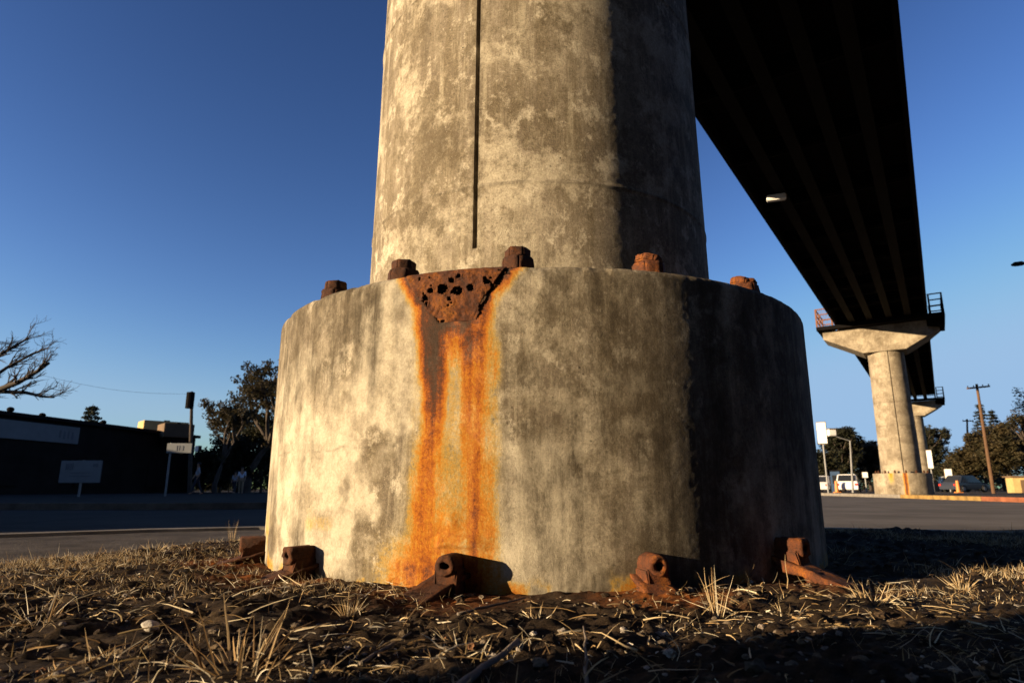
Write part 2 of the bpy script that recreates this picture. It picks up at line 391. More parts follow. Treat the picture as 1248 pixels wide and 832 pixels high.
# corroded plate with real holes
def make_plate():
    st = .0045
    As = np.arange(-.58, -.06, st); Zs = np.arange(.945, 1.196, st)
    A, Z = np.meshgrid(As, Zs, indexing='xy')
    zl, zr = plate_half(Z)
    jag = (fbm(A * 40, Z * 40, None, 70) - .5) * .03
    ok = (A > zl + jag * .6) & (A < zr + jag * .6 - .004) & (Z > .975 + jag)
    holes = [(-.427, 1.112, .0125), (-.374, 1.113, .0215), (-.340, 1.146, .0125), (-.312, 1.100, .0205), (-.331, 1.095, .008), (-.262, 1.110, .0145), (-.462, 1.060, .014), (-.445, 1.082, .009), (-.476, 1.052, .008), (-.443, 1.055, .008), (-.195, 1.126, .013), (-.203, 1.142, .008)]
    lip = np.zeros_like(A)
    for a, z, r in holes:
        dd = np.hypot(A - a, Z - z) + (fbm(A * 60, Z * 60, None, 71) - .5) * .010
        r *= .86; ok &= dd > r; lip += np.exp(-((dd - r) / .006) ** 2) * .003
    ok &= ~((np.abs(A - np.interp(Z, [1.03, 1.19], [-.222, -.115])) < .0015 + .005 * fbm(A * 30, Z * 30, None, 73)) & (Z > 1.03))
    ok &= fbm(A * 55, Z * 55, None, 77, 3) < .80
    rr = RB - .003 + .013 * sstep(.965, 1.07, Z) + (fbm(A * 70, Z * 70, None, 74, 2) - .5) * .006 + (fbm(A * 22, Z * 22, None, 72) - .5) * .014 + lip - sstep(1.17, 1.2, Z) * .02
    P = A / RB
    co = np.stack([rr * np.sin(P), -rr * np.cos(P), Z + .004], -1).reshape(-1, 3)
    nz, na = A.shape; f = []
    okc = ok[:-1, :-1] & ok[1:, :-1] & ok[:-1, 1:] & ok[1:, 1:]
    for j, i in np.argwhere(okc):
        a = int(j * na + i); f.append((a, a + 1, a + na + 1, a + na))
    used = sorted({v for q in f for v in q}); mp = {v: k for k, v in enumerate(used)}
    o = mesh_obj('corroded_plate', co[used], [tuple(mp[v] for v in q) for q in f], M['rust_plate'], pillar, True)
    m = o.modifiers.new('thickness', 'SOLIDIFY'); m.thickness = .008; m.offset = -1
    o['label'] = 'corroded brown steel plate pierced by round holes at the rim'
make_plate()

# column
GA = -.2935
def col_attr(P, Z):
    A = P * RC
    dn = fbm(A * 2.0 + 3, Z * 1.6, None, 82, 5, .6); dv = fbm(A * 11, Z * .7, None, 83, 4)
    dirt = sstep(.50, .74, dn * .62 + dv * .36) * .5
    seam = np.exp(-((Z - 1.785) / .007) ** 2) * .55 * (.4 + fbm(A * 9, Z, None, 84)) + np.exp(-((Z - 3.05) / .007) ** 2) * .5
    foot = sstep(1.30, 1.19, Z + (dn - .5) * .1) * .4
    gr = np.exp(-((P - GA) / .020) ** 2) * .45 * (Z > 1.46)
    return dict(rust=np.zeros_like(P), dirt=np.clip(np.maximum.reduce([dirt, seam, foot, gr]), 0, .8))
def col_disp(P, Z):
    A = P * RC
    d = (fbm(A * 2, Z * 2, None, 90, 3) - .5) * .005 + (fbm(A * 55, Z * 55, None, 91, 2) - .5) * .0006
    d = d + np.exp(-((Z - 1.785) / .008) ** 2) * .006 + np.exp(-((Z - 3.05) / .008) ** 2) * .006
    g = (np.abs(P - GA) < .0106) & (Z > 1.47)
    return d - g * .026
czs = np.concatenate([np.arange(1.15, 3.1, .009), np.arange(3.1, 8.4, .1)])
cph = ring_angles(-88, 82, .0082, .03, (GA - .0112, GA - .0104, GA + .0104, GA + .0112, GA - .005, GA + .005))
drum('column', lambda Z: RC * (1 - .010 * (Z - 1.2)), cph, czs, col_disp, M['concrete'], pillar, col_attr, top=False)

# cap beam (local frame: +Y along the deck)
DECK_AZ = R_(33.4)
def make_cap(parent, rz, mat, lod=0):
    bm = bmesh.new()
    prof = [(-3.2, 9.9), (-3.2, 9.42), (-1.12, 8.32), (1.12, 8.32), (2.3, 9.0), (2.9, 9.36), (2.9, 9.9)]
    half = {0: 1.0, 1: 1.0, 2: 1.05, 3: 1.05, 4: .95, 5: .35, 6: .35}
    a = [bm.verts.new((x, -half[i], z)) for i, (x, z) in enumerate(prof)]; b = [bm.verts.new((x, half[i], z)) for i, (x, z) in enumerate(prof)]
    e = bm.verts.new((2.3, -.95, 9.9)); e2 = bm.verts.new((2.3, .95, 9.9))
    n = len(prof)
    for k in range(n - 1): bm.faces.new((a[k], a[k + 1], b[k + 1], b[k]))
    bm.faces.new((a[0], a[1], a[2], a[3], a[4], e)); bm.faces.new((b[0], b[1], b[2], b[3], b[4], e2))
    bm.faces.new((a[4], a[5], a[6], e)); bm.faces.new((b[4], b[5], b[6], e2))
    bm.faces.new((a[0], b[0], e2, e)); bm.faces.new((a[6], b[6], e2, e))
    o = bm_obj('cap_beam', bm, mat, parent); o.rotation_euler.z = rz
    bm = bmesh.new()
    for y in (-1, 1):
        box(bm, (-.12, y * 1.25, 10.04), (6.7, .5, .22)); 
    box(bm, (-3.0, 0, 10.04), (.9, 2.0, .218)); box(bm, (2.78, 0, 10.04), (.9, 2.0, .218))
    box(bm, (2.72, 0, 9.72), (.9, 1.9, .40))
    p = bm_obj('platform', bm, M['steel'], parent); p.rotation_euler.z = rz
    for sx in (-1, 1):
        bm = bmesh.new(); x0 = -3.42 if sx < 0 else 3.18; x1 = -2.55 if sx < 0 else 2.55
        for (x, y) in ((x0, -1.45), (x0, 1.45), (x1, -1.45), (x1, 1.45), (x0, 0)): box(bm, (x, y, 10.72), (.09, .09, 1.15))
        for z in (10.55, 10.92, 11.27):
            for y in (-1.45, 1.45): box(bm, ((x0 + x1) / 2, y, z), (abs(x1 - x0) + .08, .06, .06))
            box(bm, (x0, 0, z), (.06, 2.9, .06))
        if sx < 0:
            for k in range(9): box(bm, (x0 + .09 * k, -1.45, 10.72), (.018, .018, 1.1))
        r = bm_obj('railing', bm, M['rail'] if sx < 0 else M['steel'], parent); r.rotation_euler.z = rz
make_cap(pillar, -DECK_AZ + AZ0, M['far_concrete'])

# anchor bolts on top of the footing
def nut_mesh(w, h, seed, sides=6, rough=.006, sub=3):
    bm = bmesh.new()
    bmesh.ops.create_cone(bm, cap_ends=True, segments=sides, radius1=w / 2, radius2=w / 2 * .97, depth=h, matrix=Matrix.Translation((0, 0, h / 2)))
    bmesh.ops.bevel(bm, geom=list(bm.edges), offset=w * .045, segments=2, affect='EDGES')
    bmesh.ops.triangulate(bm, faces=bm.faces); bmesh.ops.subdivide_edges(bm, edges=bm.edges, cuts=sub, use_grid_fill=True)
    for v in bm.verts:
        n = mnoise.noise(v.co * 28 + Vector((seed, 0, 0))) * rough + mnoise.noise(v.co * 75 + Vector((0, seed, 0))) * rough * .5
        v.co += Vector((v.co.x, v.co.y, v.co.z - h / 2)).normalized() * n
    return bm
BOLTS = [(-69, 9, 0), (-45.3, 13, 0), (-25.4, 24, 0), (-3.4, 5, 0), (20.2, 40, 1), (45.0, 20, 1), (69, 33, 0)]
for i, (ph, rot, worn) in enumerate(BOLTS):
    r = 1.355; p = R_(ph)
    mt = M['rust_orange'] if ph > 10 else M['rust']
    nt = bm_obj('anchor_nut', nut_mesh(.150, .074, i, 6, .004), mt, pillar, True)
    nt.location = (r * math.sin(p), -r * math.cos(p), HB - .004); nt.rotation_euler = (R_(random.uniform(-3, 3)), R_(random.uniform(-3, 3)), R_(rot))
    bt = bm_obj('bolt_end', nut_mesh(.112 if not worn else .125, .046 if ph < 10 else .034, i + 30, 6 if not worn else 8, .008 if worn else .004), mt, nt, True)
    bt.location = (0, 0, .071); bt.rotation_euler = (0, 0, .35) if not worn else (R_(14), R_(8), .3)
    if worn: nt['label'] = 'badly corroded orange anchor nut'

# lugs at the foot of the footing: each a bent strap and a short tube, standing in the soil
def make_lug(ph, label, mt, seed, square=False, strap_yaw=0., strap=.26, drop=.055, thick=.016, lift=0.):
    az = ph - AZ0
    rad = Vector((math.sin(ph), -math.cos(ph), 0)); rad.rotate(Matrix.Rotation(-AZ0, 3, 'Z'))
    loc = PC + rad * (RB + .005); loc.z = -.040 + lift
    o = empty('anchor_lug', loc, ph - AZ0, label, 'steel lug', 'rusty steel lugs round the footing')   # local -Y points outwards
    bm = bmesh.new()
    n = 20; ro, ri, L = .036, .014, .105
    rings = []
    for (rr, y) in ((ro, .03), (ro, -L + .006), (ro - .005, -L), (ri + .003, -L), (ri, -L + .006), (ri, -.02)):
        ring = []
        for k in range(n):
            a = 2 * math.pi * k / n
            q = rr
            if square and rr > ri + .004: q = rr * min(1.32, 1 / max(abs(math.cos(a)), abs(math.sin(a)))) * .93
            v = Vector((q * math.cos(a), y, .135 + q * math.sin(a)))
            v += Vector((1, 1, 1)) * (mnoise.noise(v * 38 + Vector((seed, 0, 0))) * .006 + mnoise.noise(v * 90 + Vector((seed, 0, 0))) * .003)
            ring.append(bm.verts.new(v))
        rings.append(ring)
    for a, b in zip(rings, rings[1:]):
        for k in range(n): bm.faces.new((a[k], a[(k + 1) % n], b[(k + 1) % n], b[k]))
    bm.faces.new(rings[-1])
    bm_obj('tube', bm, mt, o, True)
    # strap: slopes from under the tube outwards and down into the soil
    nx, ny = 7, 14; top = []; bot = []
    bm = bmesh.new()
    for j in range(ny + 1):
        s = j / ny
        for i in range(nx + 1):
            u = i / nx - .5
            w = .125 * (1 - .12 * s)
            y = .02 - strap * s; z = .105 - (drop + .01) * s ** 1.05
            v = Vector((u * w + strap_yaw * s * strap, y, z)); v += Vector((.5, .5, 1)) * mnoise.noise(v * 26 + Vector((0, seed, 0))) * .007
            if j == ny: v.y += mnoise.noise(Vector((u * 9, seed, 3))) * .02
            top.append(bm.verts.new(v)); bot.append(bm.verts.new(v - Vector((0, thick * .5, thick))))
    g = lambda l, i, j: l[j * (nx + 1) + i]
    for j in range(ny):
        for i in range(nx):
            bm.faces.new((g(top, i, j), g(top, i + 1, j), g(top, i + 1, j + 1), g(top, i, j + 1)))
            bm.faces.new((g(bot, i, j), g(bot, i, j + 1), g(bot, i + 1, j + 1), g(bot, i + 1, j)))
    for j in range(ny):
        for i in (0, nx): bm.faces.new((g(top, i, j), g(top, i, j + 1), g(bot, i, j + 1), g(bot, i, j)))
    for i in range(nx):
        for j in (0, ny): bm.faces.new((g(top, i, j), g(top, i + 1, j), g(bot, i + 1, j), g(bot, i, j)))
    bm_obj('strap', bm, mt, o, True)
    # web plate filling between tube and wall
    bm = bmesh.new(); prism(bm, [Vector((0, .04, .125)), Vector((0, -.088, .125)), Vector((0, -.098, .045)), Vector((0, -.17, -.03)), Vector((0, .04, -.03))], (-.041, 0, 0), (.041, 0, 0)); bmesh.ops.bevel(bm, geom=list(bm.edges), offset=.006, segments=2, affect='EDGES'); bm_obj('web', bm, mt, o)
make_lug(LUGS[0], 'dark rusty lug at the far left edge of the concrete footing', M['rust'], 1, True)
make_lug(LUGS[1], 'dark square-ended rusty lug between the left edge and the rust streaks', M['rust'], 2, True)
make_lug(LUGS[2], 'rusty lug with a round open tube right below the orange rust streaks', M['rust'], 3, strap_yaw=-.25)
make_lug(LUGS[3], 'bright orange rusty lug with an open tube right of the rust streaks', M['rust_orange'], 4, strap_yaw=-.1)
make_lug(LUGS[4], 'orange rusty lug at the shaded right side of the footing', M['rust_orange'], 5, True, strap_yaw=-.15, strap=.32, drop=.075, thick=.05, lift=.035)

# ------------------------------------------------------------------ far pillars and the guideway
D2 = 44.2; A2Z = R_(30.9)
P2 = Vector((D2 * math.sin(A2Z), D2 * math.cos(A2Z), 0))
DV = (P2 - PC).normalized(); DECK_AZ2 = math.atan2(DV.x, DV.y)
far = empty('elevated_guideway_pillar', P2, -A2Z, 'far sunlit concrete pillar with a single rust streak, standing beyond the yellow kerb', 'pillar', 'pillars carrying the elevated guideway')
def far_base_attr(P, Z):
    A = P * RB; w = (fbm(A * 5, Z * 4, None, 103) - .5) * .06
    s = np.exp(-((A + w - .16) / .09) ** 2) * .75
    s = np.maximum(s, .35 * np.exp(-((A + w + .55) / .12) ** 2) * sstep(.4, 1.2, Z))
    dn = fbm(A * 2.4, Z * 2, None, 104)
    return dict(rust=s, dirt=np.clip(sstep(.5, .8, dn) * .4 + sstep(.15, 0, Z) * .2, 0, .7))
drum('footing', lambda Z: RB + 0 * Z, np.linspace(-math.pi, math.pi, 200, endpoint=False), np.append(np.arange(-.2, 1.17, .04), [1.17, 1.19, 1.2]), lambda P, Z: np.where(Z > 1.18, -.02, 0) + (fbm(P * 4, Z * 4, None, 100) - .5) * .02, M['far_concrete'], far, far_base_attr)
def far_col_disp(P, Z):
    d = (fbm(P * 3, Z * 2, None, 110) - .5) * .012
    for z in (2.5, 3.9, 5.3, 6.7): d = d - np.exp(-((Z - z) / .03) ** 2) * .012
    return d - (np.abs(P - .13) < .022) * .06
drum('column', lambda Z: RC * (1 - .010 * (Z - 1.2)), ring_angles(-180, 179.5, .035, .05, (.105, .109, .13, .151, .155)), np.arange(1.15, 8.4, .06), far_col_disp, M['far_concrete'], far,
     lambda P, Z: dict(rust=np.zeros_like(P), dirt=np.clip(sum(np.exp(-((Z - z) / .03) ** 2) * .4 for z in (2.5, 3.9, 5.3, 6.7)) + np.exp(-((P - .13) / .03) ** 2) * .5, 0, .6)), top=False)
make_cap(far, A2Z - DECK_AZ2, M['far_concrete'])
for k, ph in enumerate(range(-86, 100, 24)):
    nt = bm_obj('anchor_nut', nut_mesh(.128, .105, k + 60, 6, sub=0), M['rust'], far); p = R_(ph)
    nt.location = (1.3 * math.sin(p), -1.3 * math.cos(p), HB - .004)
    bt = bm_obj('bolt_end', nut_mesh(.09, .07, k + 80, 6, sub=0), M['rust'], nt); bt.location = (0, 0, .1)
P3 = P2 + DV * (P2 - PC).length
third = copy_tree(far); third.location = P3 + Vector((0, 0, -.1))
third['label'] = 'farthest concrete pillar, mostly hidden behind the middle one, with its cap lit'

ELEV = 10.2
deck = empty('elevated_guideway', (PC.x, PC.y, 0), -DECK_AZ2, 'dark elevated guideway deck running overhead from the near pillar into the distance', 'elevated guideway')
SP = (P2 - PC).length; Y0, Y1 = -26.0, 2 * SP + 1.6
def prism_y(bm, poly, y0=Y0, y1=Y1): prism(bm, [Vector((x, 0, z)) for x, z in poly], (0, y0, 0), (0, y1, 0))
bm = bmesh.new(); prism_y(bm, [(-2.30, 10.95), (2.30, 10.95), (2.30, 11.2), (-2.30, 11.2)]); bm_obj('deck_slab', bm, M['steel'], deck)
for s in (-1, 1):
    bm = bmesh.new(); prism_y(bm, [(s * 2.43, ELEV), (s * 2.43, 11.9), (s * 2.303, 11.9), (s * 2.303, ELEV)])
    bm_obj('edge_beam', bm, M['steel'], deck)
for x in (-1.45, -.5, .5, 1.45):
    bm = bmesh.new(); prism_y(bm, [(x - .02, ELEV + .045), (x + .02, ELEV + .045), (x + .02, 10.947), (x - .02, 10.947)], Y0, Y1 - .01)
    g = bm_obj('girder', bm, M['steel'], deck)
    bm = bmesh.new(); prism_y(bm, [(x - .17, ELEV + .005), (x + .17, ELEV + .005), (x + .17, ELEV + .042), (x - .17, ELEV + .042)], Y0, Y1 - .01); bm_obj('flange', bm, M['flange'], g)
yy = -24.0
while yy < Y1:
    bm = bmesh.new()
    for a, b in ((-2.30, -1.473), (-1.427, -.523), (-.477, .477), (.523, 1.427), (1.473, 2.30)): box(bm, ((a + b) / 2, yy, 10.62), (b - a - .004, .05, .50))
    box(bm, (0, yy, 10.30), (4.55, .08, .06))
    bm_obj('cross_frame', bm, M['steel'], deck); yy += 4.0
# lamp under the left side of the deck, caught by the sun
la = at(946, 241, 20.0)
k = (ELEV - .16 - HC) / (la.z - HC); la = Vector((la.x * k, la.y * k, ELEV - .16))
bm = bmesh.new(); box(bm, (0, 0, 0), (.62, .22, .20), bevel=.03)
lo = bm_obj('lamp_housing', bm, M['white'], deck)
loc = Matrix.Rotation(DECK_AZ2, 3, 'Z') @ (la - PC); lo.location = loc; lo.rotation_euler.z = R_(14)
bm = bmesh.new(); box(bm, (0, 0, .3), (.05, .05, .42)); bm_obj('bracket', bm, M['steel'], lo)

# ------------------------------------------------------------------ ground, roads, verge
def sheet(name, pts, z, mat, kind='structure', parent=None):
    bm = bmesh.new(); f = bm.faces.new([bm.verts.new((x, y, z)) for x, y in pts]); bmesh.ops.triangulate(bm, faces=[f])
    o = bm_obj(name, bm, mat, parent)
    if kind: tag(o, kind=kind)
    return o
def slab(name, pts, z0, z1, mat):
    bm = bmesh.new(); prism(bm, [Vector((x, y, 0)) for x, y in pts], (0, 0, z0), (0, 0, z1)); 
    bmesh.ops.triangulate(bm, faces=[f for f in bm.faces if len(f.verts) > 4])
    return tag(bm_obj(name, bm, mat), kind='structure')
sheet('ground', [(-2500, -2500), (2500, -2500), (2500, 2500), (-2500, 2500)], -.108, M['far_ground'])
sheet('road', [(-90, -40), (60, -40), (60, 7), (44, 14), (30, 110), (-8, 110), (-14, 40), (-90, 40)], -.104, M['asphalt'])
verge = [(-30, -30), (-30, -13.5), (-9, 1.5), (-3.95, 5.13), (-3.14, 5.73), (-2.31, 6.08), (0, 6.35), (2.67, 5.95), (4.1, 5.35), (9, 2.6), (14, -.8), (30, -13.5), (30, -30)]
slab('pavement', verge, -.3, -.012, M['pave'])
def strip(pts, w, z0, z1, mat, name):
    bm = bmesh.new(); n = len(pts); L = []; Rr = []
    for i, p in enumerate(pts):
        a = Vector(pts[max(i - 1, 0)]); b = Vector(pts[min(i + 1, n - 1)]); d = (b - a).normalized(); q = Vector((-d.y, d.x))
        L.append(Vector(p) + q * w / 2); Rr.append(Vector(p) - q * w / 2)
    for i in range(n - 1):
        vs = []
        for z in (z0, z1):
            vs.append([bm.verts.new((*v, z)) for v in (L[i], L[i + 1], Rr[i + 1], Rr[i])])
        for k in range(4): bm.faces.new((vs[0][k], vs[0][(k + 1) % 4], vs[1][(k + 1) % 4], vs[1][k]))
        bm.faces.new(vs[0]); bm.faces.new(vs[1])
    bmesh.ops.remove_doubles(bm, verts=bm.verts, dist=.0005)
    return tag(bm_obj(name, bm, mat), kind='structure')
strip(verge[1:-1], .18, -.28, .012, M['kerb'], 'verge_kerb')
# far left pavement in front of the building
lot = [(-90, 14.5), (-7.5, 14.5), (-5.6, 15.2), (-4.6, 17), (-1, 40), (6, 110), (-90, 110)]
slab('far_pavement', lot, -.3, .02, plain_mat('dark_lot_asphalt', (.035, .031, .028), .95, .35, .6, .3, spec=.03))
strip(lot[:6], .2, -.28, .04, M['pave'], 'far_kerb')
# right island
isl = [(60, 2), (17.0, 12.0), (16.6, 17), (17.15, 22), (18.9, 31), (20.6, 42), (22, 60), (26, 110), (120, 110), (120, 2)]
slab('traffic_island', [(x + .1, y) for x, y in isl], -.3, .02, M['pave'])
strip(isl[1:4] + [(17.62, 24.5)], .2, -.28, .06, M['red'], 'red_kerb')
strip([(17.62, 24.53), (18.9, 31), (19.05, 32)], .2, -.28, .06, M['yellow'], 'yellow_kerb')
strip([(19.05, 32.03), (20.6, 42), (22, 60)], .2, -.28, .06, M['kerb'], 'island_kerb')
# paler sheet over the right-hand road, its sunlight put into the colour
sheet('sunlit_road_sheet', [(2.2, 7.4), (7.5, 7.4), (14, 12), (16.3, 17), (18.6, 31), (20.3, 42), (21.5, 60), (9, 60), (4.2, 24)], -.1, plain_mat('sunlit_road_tone', (.15, .135, .12), .95, .35, .5, .3, spec=.04))
# road markings
for (x, y0, y1) in ((5.2, 22, 25), (6.3, 30, 33), (7.4, 38, 41), (8.6, 47, 50)):
    sheet('lane_line', [(x, y0), (x + .14, y0), (x + .62, y1), (x + .48, y1)], -.096, M['white'])

def soil_h(x, y):
    """height of the soil surface; falls under the paving at the verge's ragged edge"""
    m = (fbm(x * 1.3, y * 1.3, None, 200, 3) - .5) * .085 + (fbm(x * 4.5, y * 4.5, None, 201, 3) - .5) * .05
    c = (fbm(x * 15, y * 15, None, 202, 3, .6) - .5) * .034 + np.maximum(fbm(x * 34, y * 34, None, 203, 2) - .52, 0) * .045
    h = .012 + m + c
    # edge of the soil patch
    e1 = (y - (2.95 - .92 * (x + 2.9))) * -1       # paving to the left (line running up-left)
    wob = (fbm(x * 1.1, y * 1.1, None, 205, 3) - .5) * 1.6
    dl = ((x + 2.60) * .93 + (3.45 - y) * .36) + wob * .22          # >0 inside
    dfar = 5.85 - .02 * x * x - y + wob * .25
    dright = 4.6 - .35 * (y - 3) - x + wob * .5
    ins = np.minimum(np.minimum(dl, dfar), np.minimum(dright, y + 2.6))
    k = sstep(-.05, .35, ins)
    h = h * (.35 + .65 * k) - (1 - k) * .075
    # flatten a little right at the footing so that the lugs show
    rr = np.hypot(x - PC.x, y - PC.y)
    near = sstep(RB + .45, RB, rr)
    h = h * (1 - .55 * near) + near * .004 - .006
    return np.where(k > .6, np.maximum(h, -.004 + .1 * np.minimum(h, 0) + c * .3), h)
def grid_axis(lo, hi, c, d0, g):
    out = [c]; d = d0
    while out[-1] < hi: out.append(out[-1] + d); d *= g
    o2 = [c]; d = d0
    while o2[-1] > lo: o2.append(o2[-1] - d); d *= g
    return np.array(o2[::-1][:-1] + out)
gx = grid_axis(-5.5, 5.6, 0, .010, 1.0052); gy = np.concatenate([np.linspace(-2.8, .9, 50), np.arange(.92, 2.3, .010), 2.3 + np.cumsum(.010 * 1.012 ** np.arange(150))])
gy = gy[gy < 7.4]
X, Y = np.meshgrid(gx, gy, indexing='xy')
Zs_ = soil_h(X, Y)
n0, n1 = X.shape
I, J = np.meshgrid(np.arange(n1 - 1), np.arange(n0 - 1), indexing='xy'); a = (J * n1 + I)
rustg = 0 * X
for ph in LUGS:
    lx, ly = PC.x + (RB + .12) * math.sin(ph - AZ0), PC.y - (RB + .12) * math.cos(ph - AZ0)
    rustg = np.maximum(rustg, np.exp(-((X - lx) ** 2 + (Y - ly) ** 2) / .05) * (.2 + .9 * fbm(X * 14, Y * 14, None, 210)))
soil = mesh_obj('bare_soil', np.stack([X, Y, Zs_], -1).reshape(-1, 3), np.stack([a, a + 1, a + n1 + 1, a + n1], -1).reshape(-1, 4), M['soil'], None, True, dict(rust=rustg.ravel()))
tag(soil, kind='structure')

# ------------------------------------------------------------------ dry grass, straw, clods
STRAW = np.array([(.56, .43, .25), (.48, .35, .19), (.34, .22, .10), (.64, .55, .38), (.20, .125, .06), (.30, .215, .10), (.68, .61, .48), (.12, .075, .04)])
class Blades:
    def __init__(s): s.v = []; s.f = []; s.c = []
    def add(s, p, d, L, w, bend, col, seg=3, base_w=1.0, wob=.05):
        """ribbon with a folded (V) section, from p along d, drooping by bend"""
        d = Vector(d).normalized(); side = d.cross(Vector((random.gauss(0, 1), random.gauss(0, 1), random.gauss(0, .4)))).normalized(); nrm = side.cross(d)
        b0 = len(s.v); q = Vector(p)
        for i in range(seg + 1):
            t = i / seg; ww = w * (base_w * (1 - t) ** .7 + .12) if i < seg else w * .10
            s.v += [q - side * ww * .5, q + nrm * ww * .28, q + side * ww * .5]
            cc = col * (.82 + .3 * t); s.c += [(*cc, 1)] * 3
            d = (d + Vector((0, 0, -bend / seg)) + Vector((random.gauss(0, wob), random.gauss(0, wob), random.gauss(0, wob * .6)))).normalized()
            q = q + d * (L / seg)
        for i in range(seg):
            a = b0 + i * 3
            s.f += [(a, a + 1, a + 4, a + 3), (a + 1, a + 2, a + 5, a + 4)]
    def build(s, name, parent=None):
        return mesh_obj(name, s.v, s.f, M['straw'], parent, False, dict(tint=np.clip(np.array(s.c), 0, 1)))
def tint(lo=0, hi=len(STRAW)): return STRAW[random.randrange(lo, hi)] * random.uniform(.75, 1.15)
def sz(x, y): return float(soil_h(np.array([x]), np.array([y]))[0])
def free(x, y, m=.03): return math.hypot(x - PC.x, y - PC.y) > RB + m
def scatter(n, dens, x0, x1, y0, y1):
    out = []
    while len(out) < n:
        k = 20000
        xs = rng.uniform(x0, x1, k); ys = y0 + (y1 - y0) * rng.uniform(0, 1, k) ** 1.5
        p = dens(xs, ys); keep = rng.uniform(0, 1, k) < p
        keep &= np.hypot(xs - PC.x, ys - PC.y) > RB + .01
        zz = soil_h(xs, ys); keep &= zz > -.035
        out += list(zip(xs[keep], ys[keep], zz[keep]))
    return out[:n]
def turf_dens(x, y):
    c = fbm(x * 2.2, y * 2.2, None, 300, 3)
    far = sstep(1.9, 3.2, y)
    return np.clip(sstep(.47, .66, c) * (.16 + .84 * far) + far * .15 * (x < 0), 0, 1)
g = Blades()
for x, y, z in scatter(27000, turf_dens, -4.3, 5.0, 1.05, 6.8):
    tl = random.uniform(.1, 1.1); ang = random.uniform(0, 6.283)
    L = random.uniform(.012, .040) * (1.25 if y > 2.6 else 1) * (1.9 if random.random() < .05 else 1)
    g.add((x, y, z - .004), (math.cos(ang) * tl, math.sin(ang) * tl, 1), L, random.uniform(.0012, .0030), random.uniform(.1, 1.1), tint(0, 8), 2)
tag(g.build('dry_grass'), 'short dry golden grass growing in patches over the dark soil', 'grass', kind='stuff')
g = Blades()
for x, y, z in scatter(6800, lambda x, y: np.clip(sstep(.40, .62, fbm(x * 3.1, y * 3.1, None, 310, 3)) * sstep(4.5, 1.8, y) + .06, 0, 1), -3, 3, 1.0, 4.5):
    ang = random.uniform(0, 6.283); L = random.choice((.015, .02, .03, .03, .045, .06, .10)) * random.uniform(.6, 1.2)
    el = abs(random.gauss(0, .28)) if random.random() < .8 else random.uniform(.5, 1.6)
    g.add((x, y, z + random.uniform(.000, .010)), (math.cos(ang), math.sin(ang), el), L, random.uniform(.0010, .0042), random.uniform(.0, 1.1), tint(0, 8) * (.55 if random.random() < .4 else 1.), 4, wob=.20)
for x, y, z in scatter(240, lambda x, y: np.clip(fbm(x * 2.3, y * 2.3, None, 311, 3) * sstep(2.6, 1.3, y), 0, 1), -1.6, 1.9, 1.05, 2.7):
    ang = random.uniform(0, 6.283); L = random.uniform(.05, .14)
    g.add((x, y, z + random.uniform(.004, .016)), (math.cos(ang), math.sin(ang), abs(random.gauss(.1, .3))), L, random.uniform(.0025, .0052), random.uniform(.0, .6), tint(0, 7), 4, wob=.12)
tag(g.build('straw_litter'), 'loose broken straw and dead stems lying across the bare soil', 'straw', kind='stuff')
# clods and small stones
ico = bmesh.new(); bmesh.ops.create_icosphere(ico, subdivisions=2, radius=1); iv = np.array([v.co for v in ico.verts]); ico.verts.index_update(); if_ = np.array([[v.index for v in f.verts] for f in ico.faces]); ico.free()
def clods(name, pts, smin, smax, cols, label, cat):
    V = []; Fc = []; C = []
    for i, (x, y, z) in enumerate(pts):
        s = smin + (smax - smin) * random.random() ** 3
        v = iv * np.array([random.uniform(.7, 1.2), random.uniform(.7, 1.2), random.uniform(.45, .8)])
        nn = vnoise(iv[:, 0] * 1.6 + i * 3.1, iv[:, 1] * 1.6, iv[:, 2] * 1.6, 5) - .5 + .5 * (vnoise(iv[:, 0] * 4 + i, iv[:, 1] * 4, iv[:, 2] * 4, 6) - .5)
        v = v * (1 + nn[:, None] * .9) * s
        V.append(v + np.array([x, y, z + s * .12])); Fc.append(if_ + i * len(iv)); C.append(np.tile(np.append(cols[random.randrange(len(cols))] * random.uniform(.7, 1.3), 1.), (len(iv), 1)))
    o = mesh_obj(name, np.concatenate(V), np.concatenate(Fc), CLOD, None, False, dict(tint=np.clip(np.concatenate(C), 0, 1)))
    tag(o, label, cat, kind='stuff')
t = NT('clods'); c = t.mix(1., t.attr('tint', 'Color'), t.ramp(t.noise(90, 6, .75), [(.3, .5), (.7, 1.5)]), 'MULTIPLY'); CLOD = t.fin(c, .95, t.bump(t.noise(200, 5, .8), .8, .006), spec=.15)
clods('soil_clods', scatter(2600, lambda x, y: np.clip(fbm(x * 2.5, y * 2.5, None, 320, 3) * sstep(5, 1.2, y), 0, 1), -3, 3, 1.02, 4.5), .003, .017, [np.array(c) for c in ((.05, .033, .02), (.075, .05, .03), (.035, .024, .016), (.11, .08, .05), (.14, .11, .08))], 'small dark clods and crumbs of soil scattered over the verge', 'soil clods')
clods('gravel', scatter(520, lambda x, y: np.clip(sstep(.5, .7, fbm(x * 2, y * 2, None, 330, 3)), .06, 1), -3, 3.2, 1.1, 4.0), .003, .013, [np.array(c) for c in ((.30, .26, .22), (.22, .18, .15), (.38, .34, .29), (.20, .10, .05))], 'pale gravel chips lying between the straw', 'gravel')

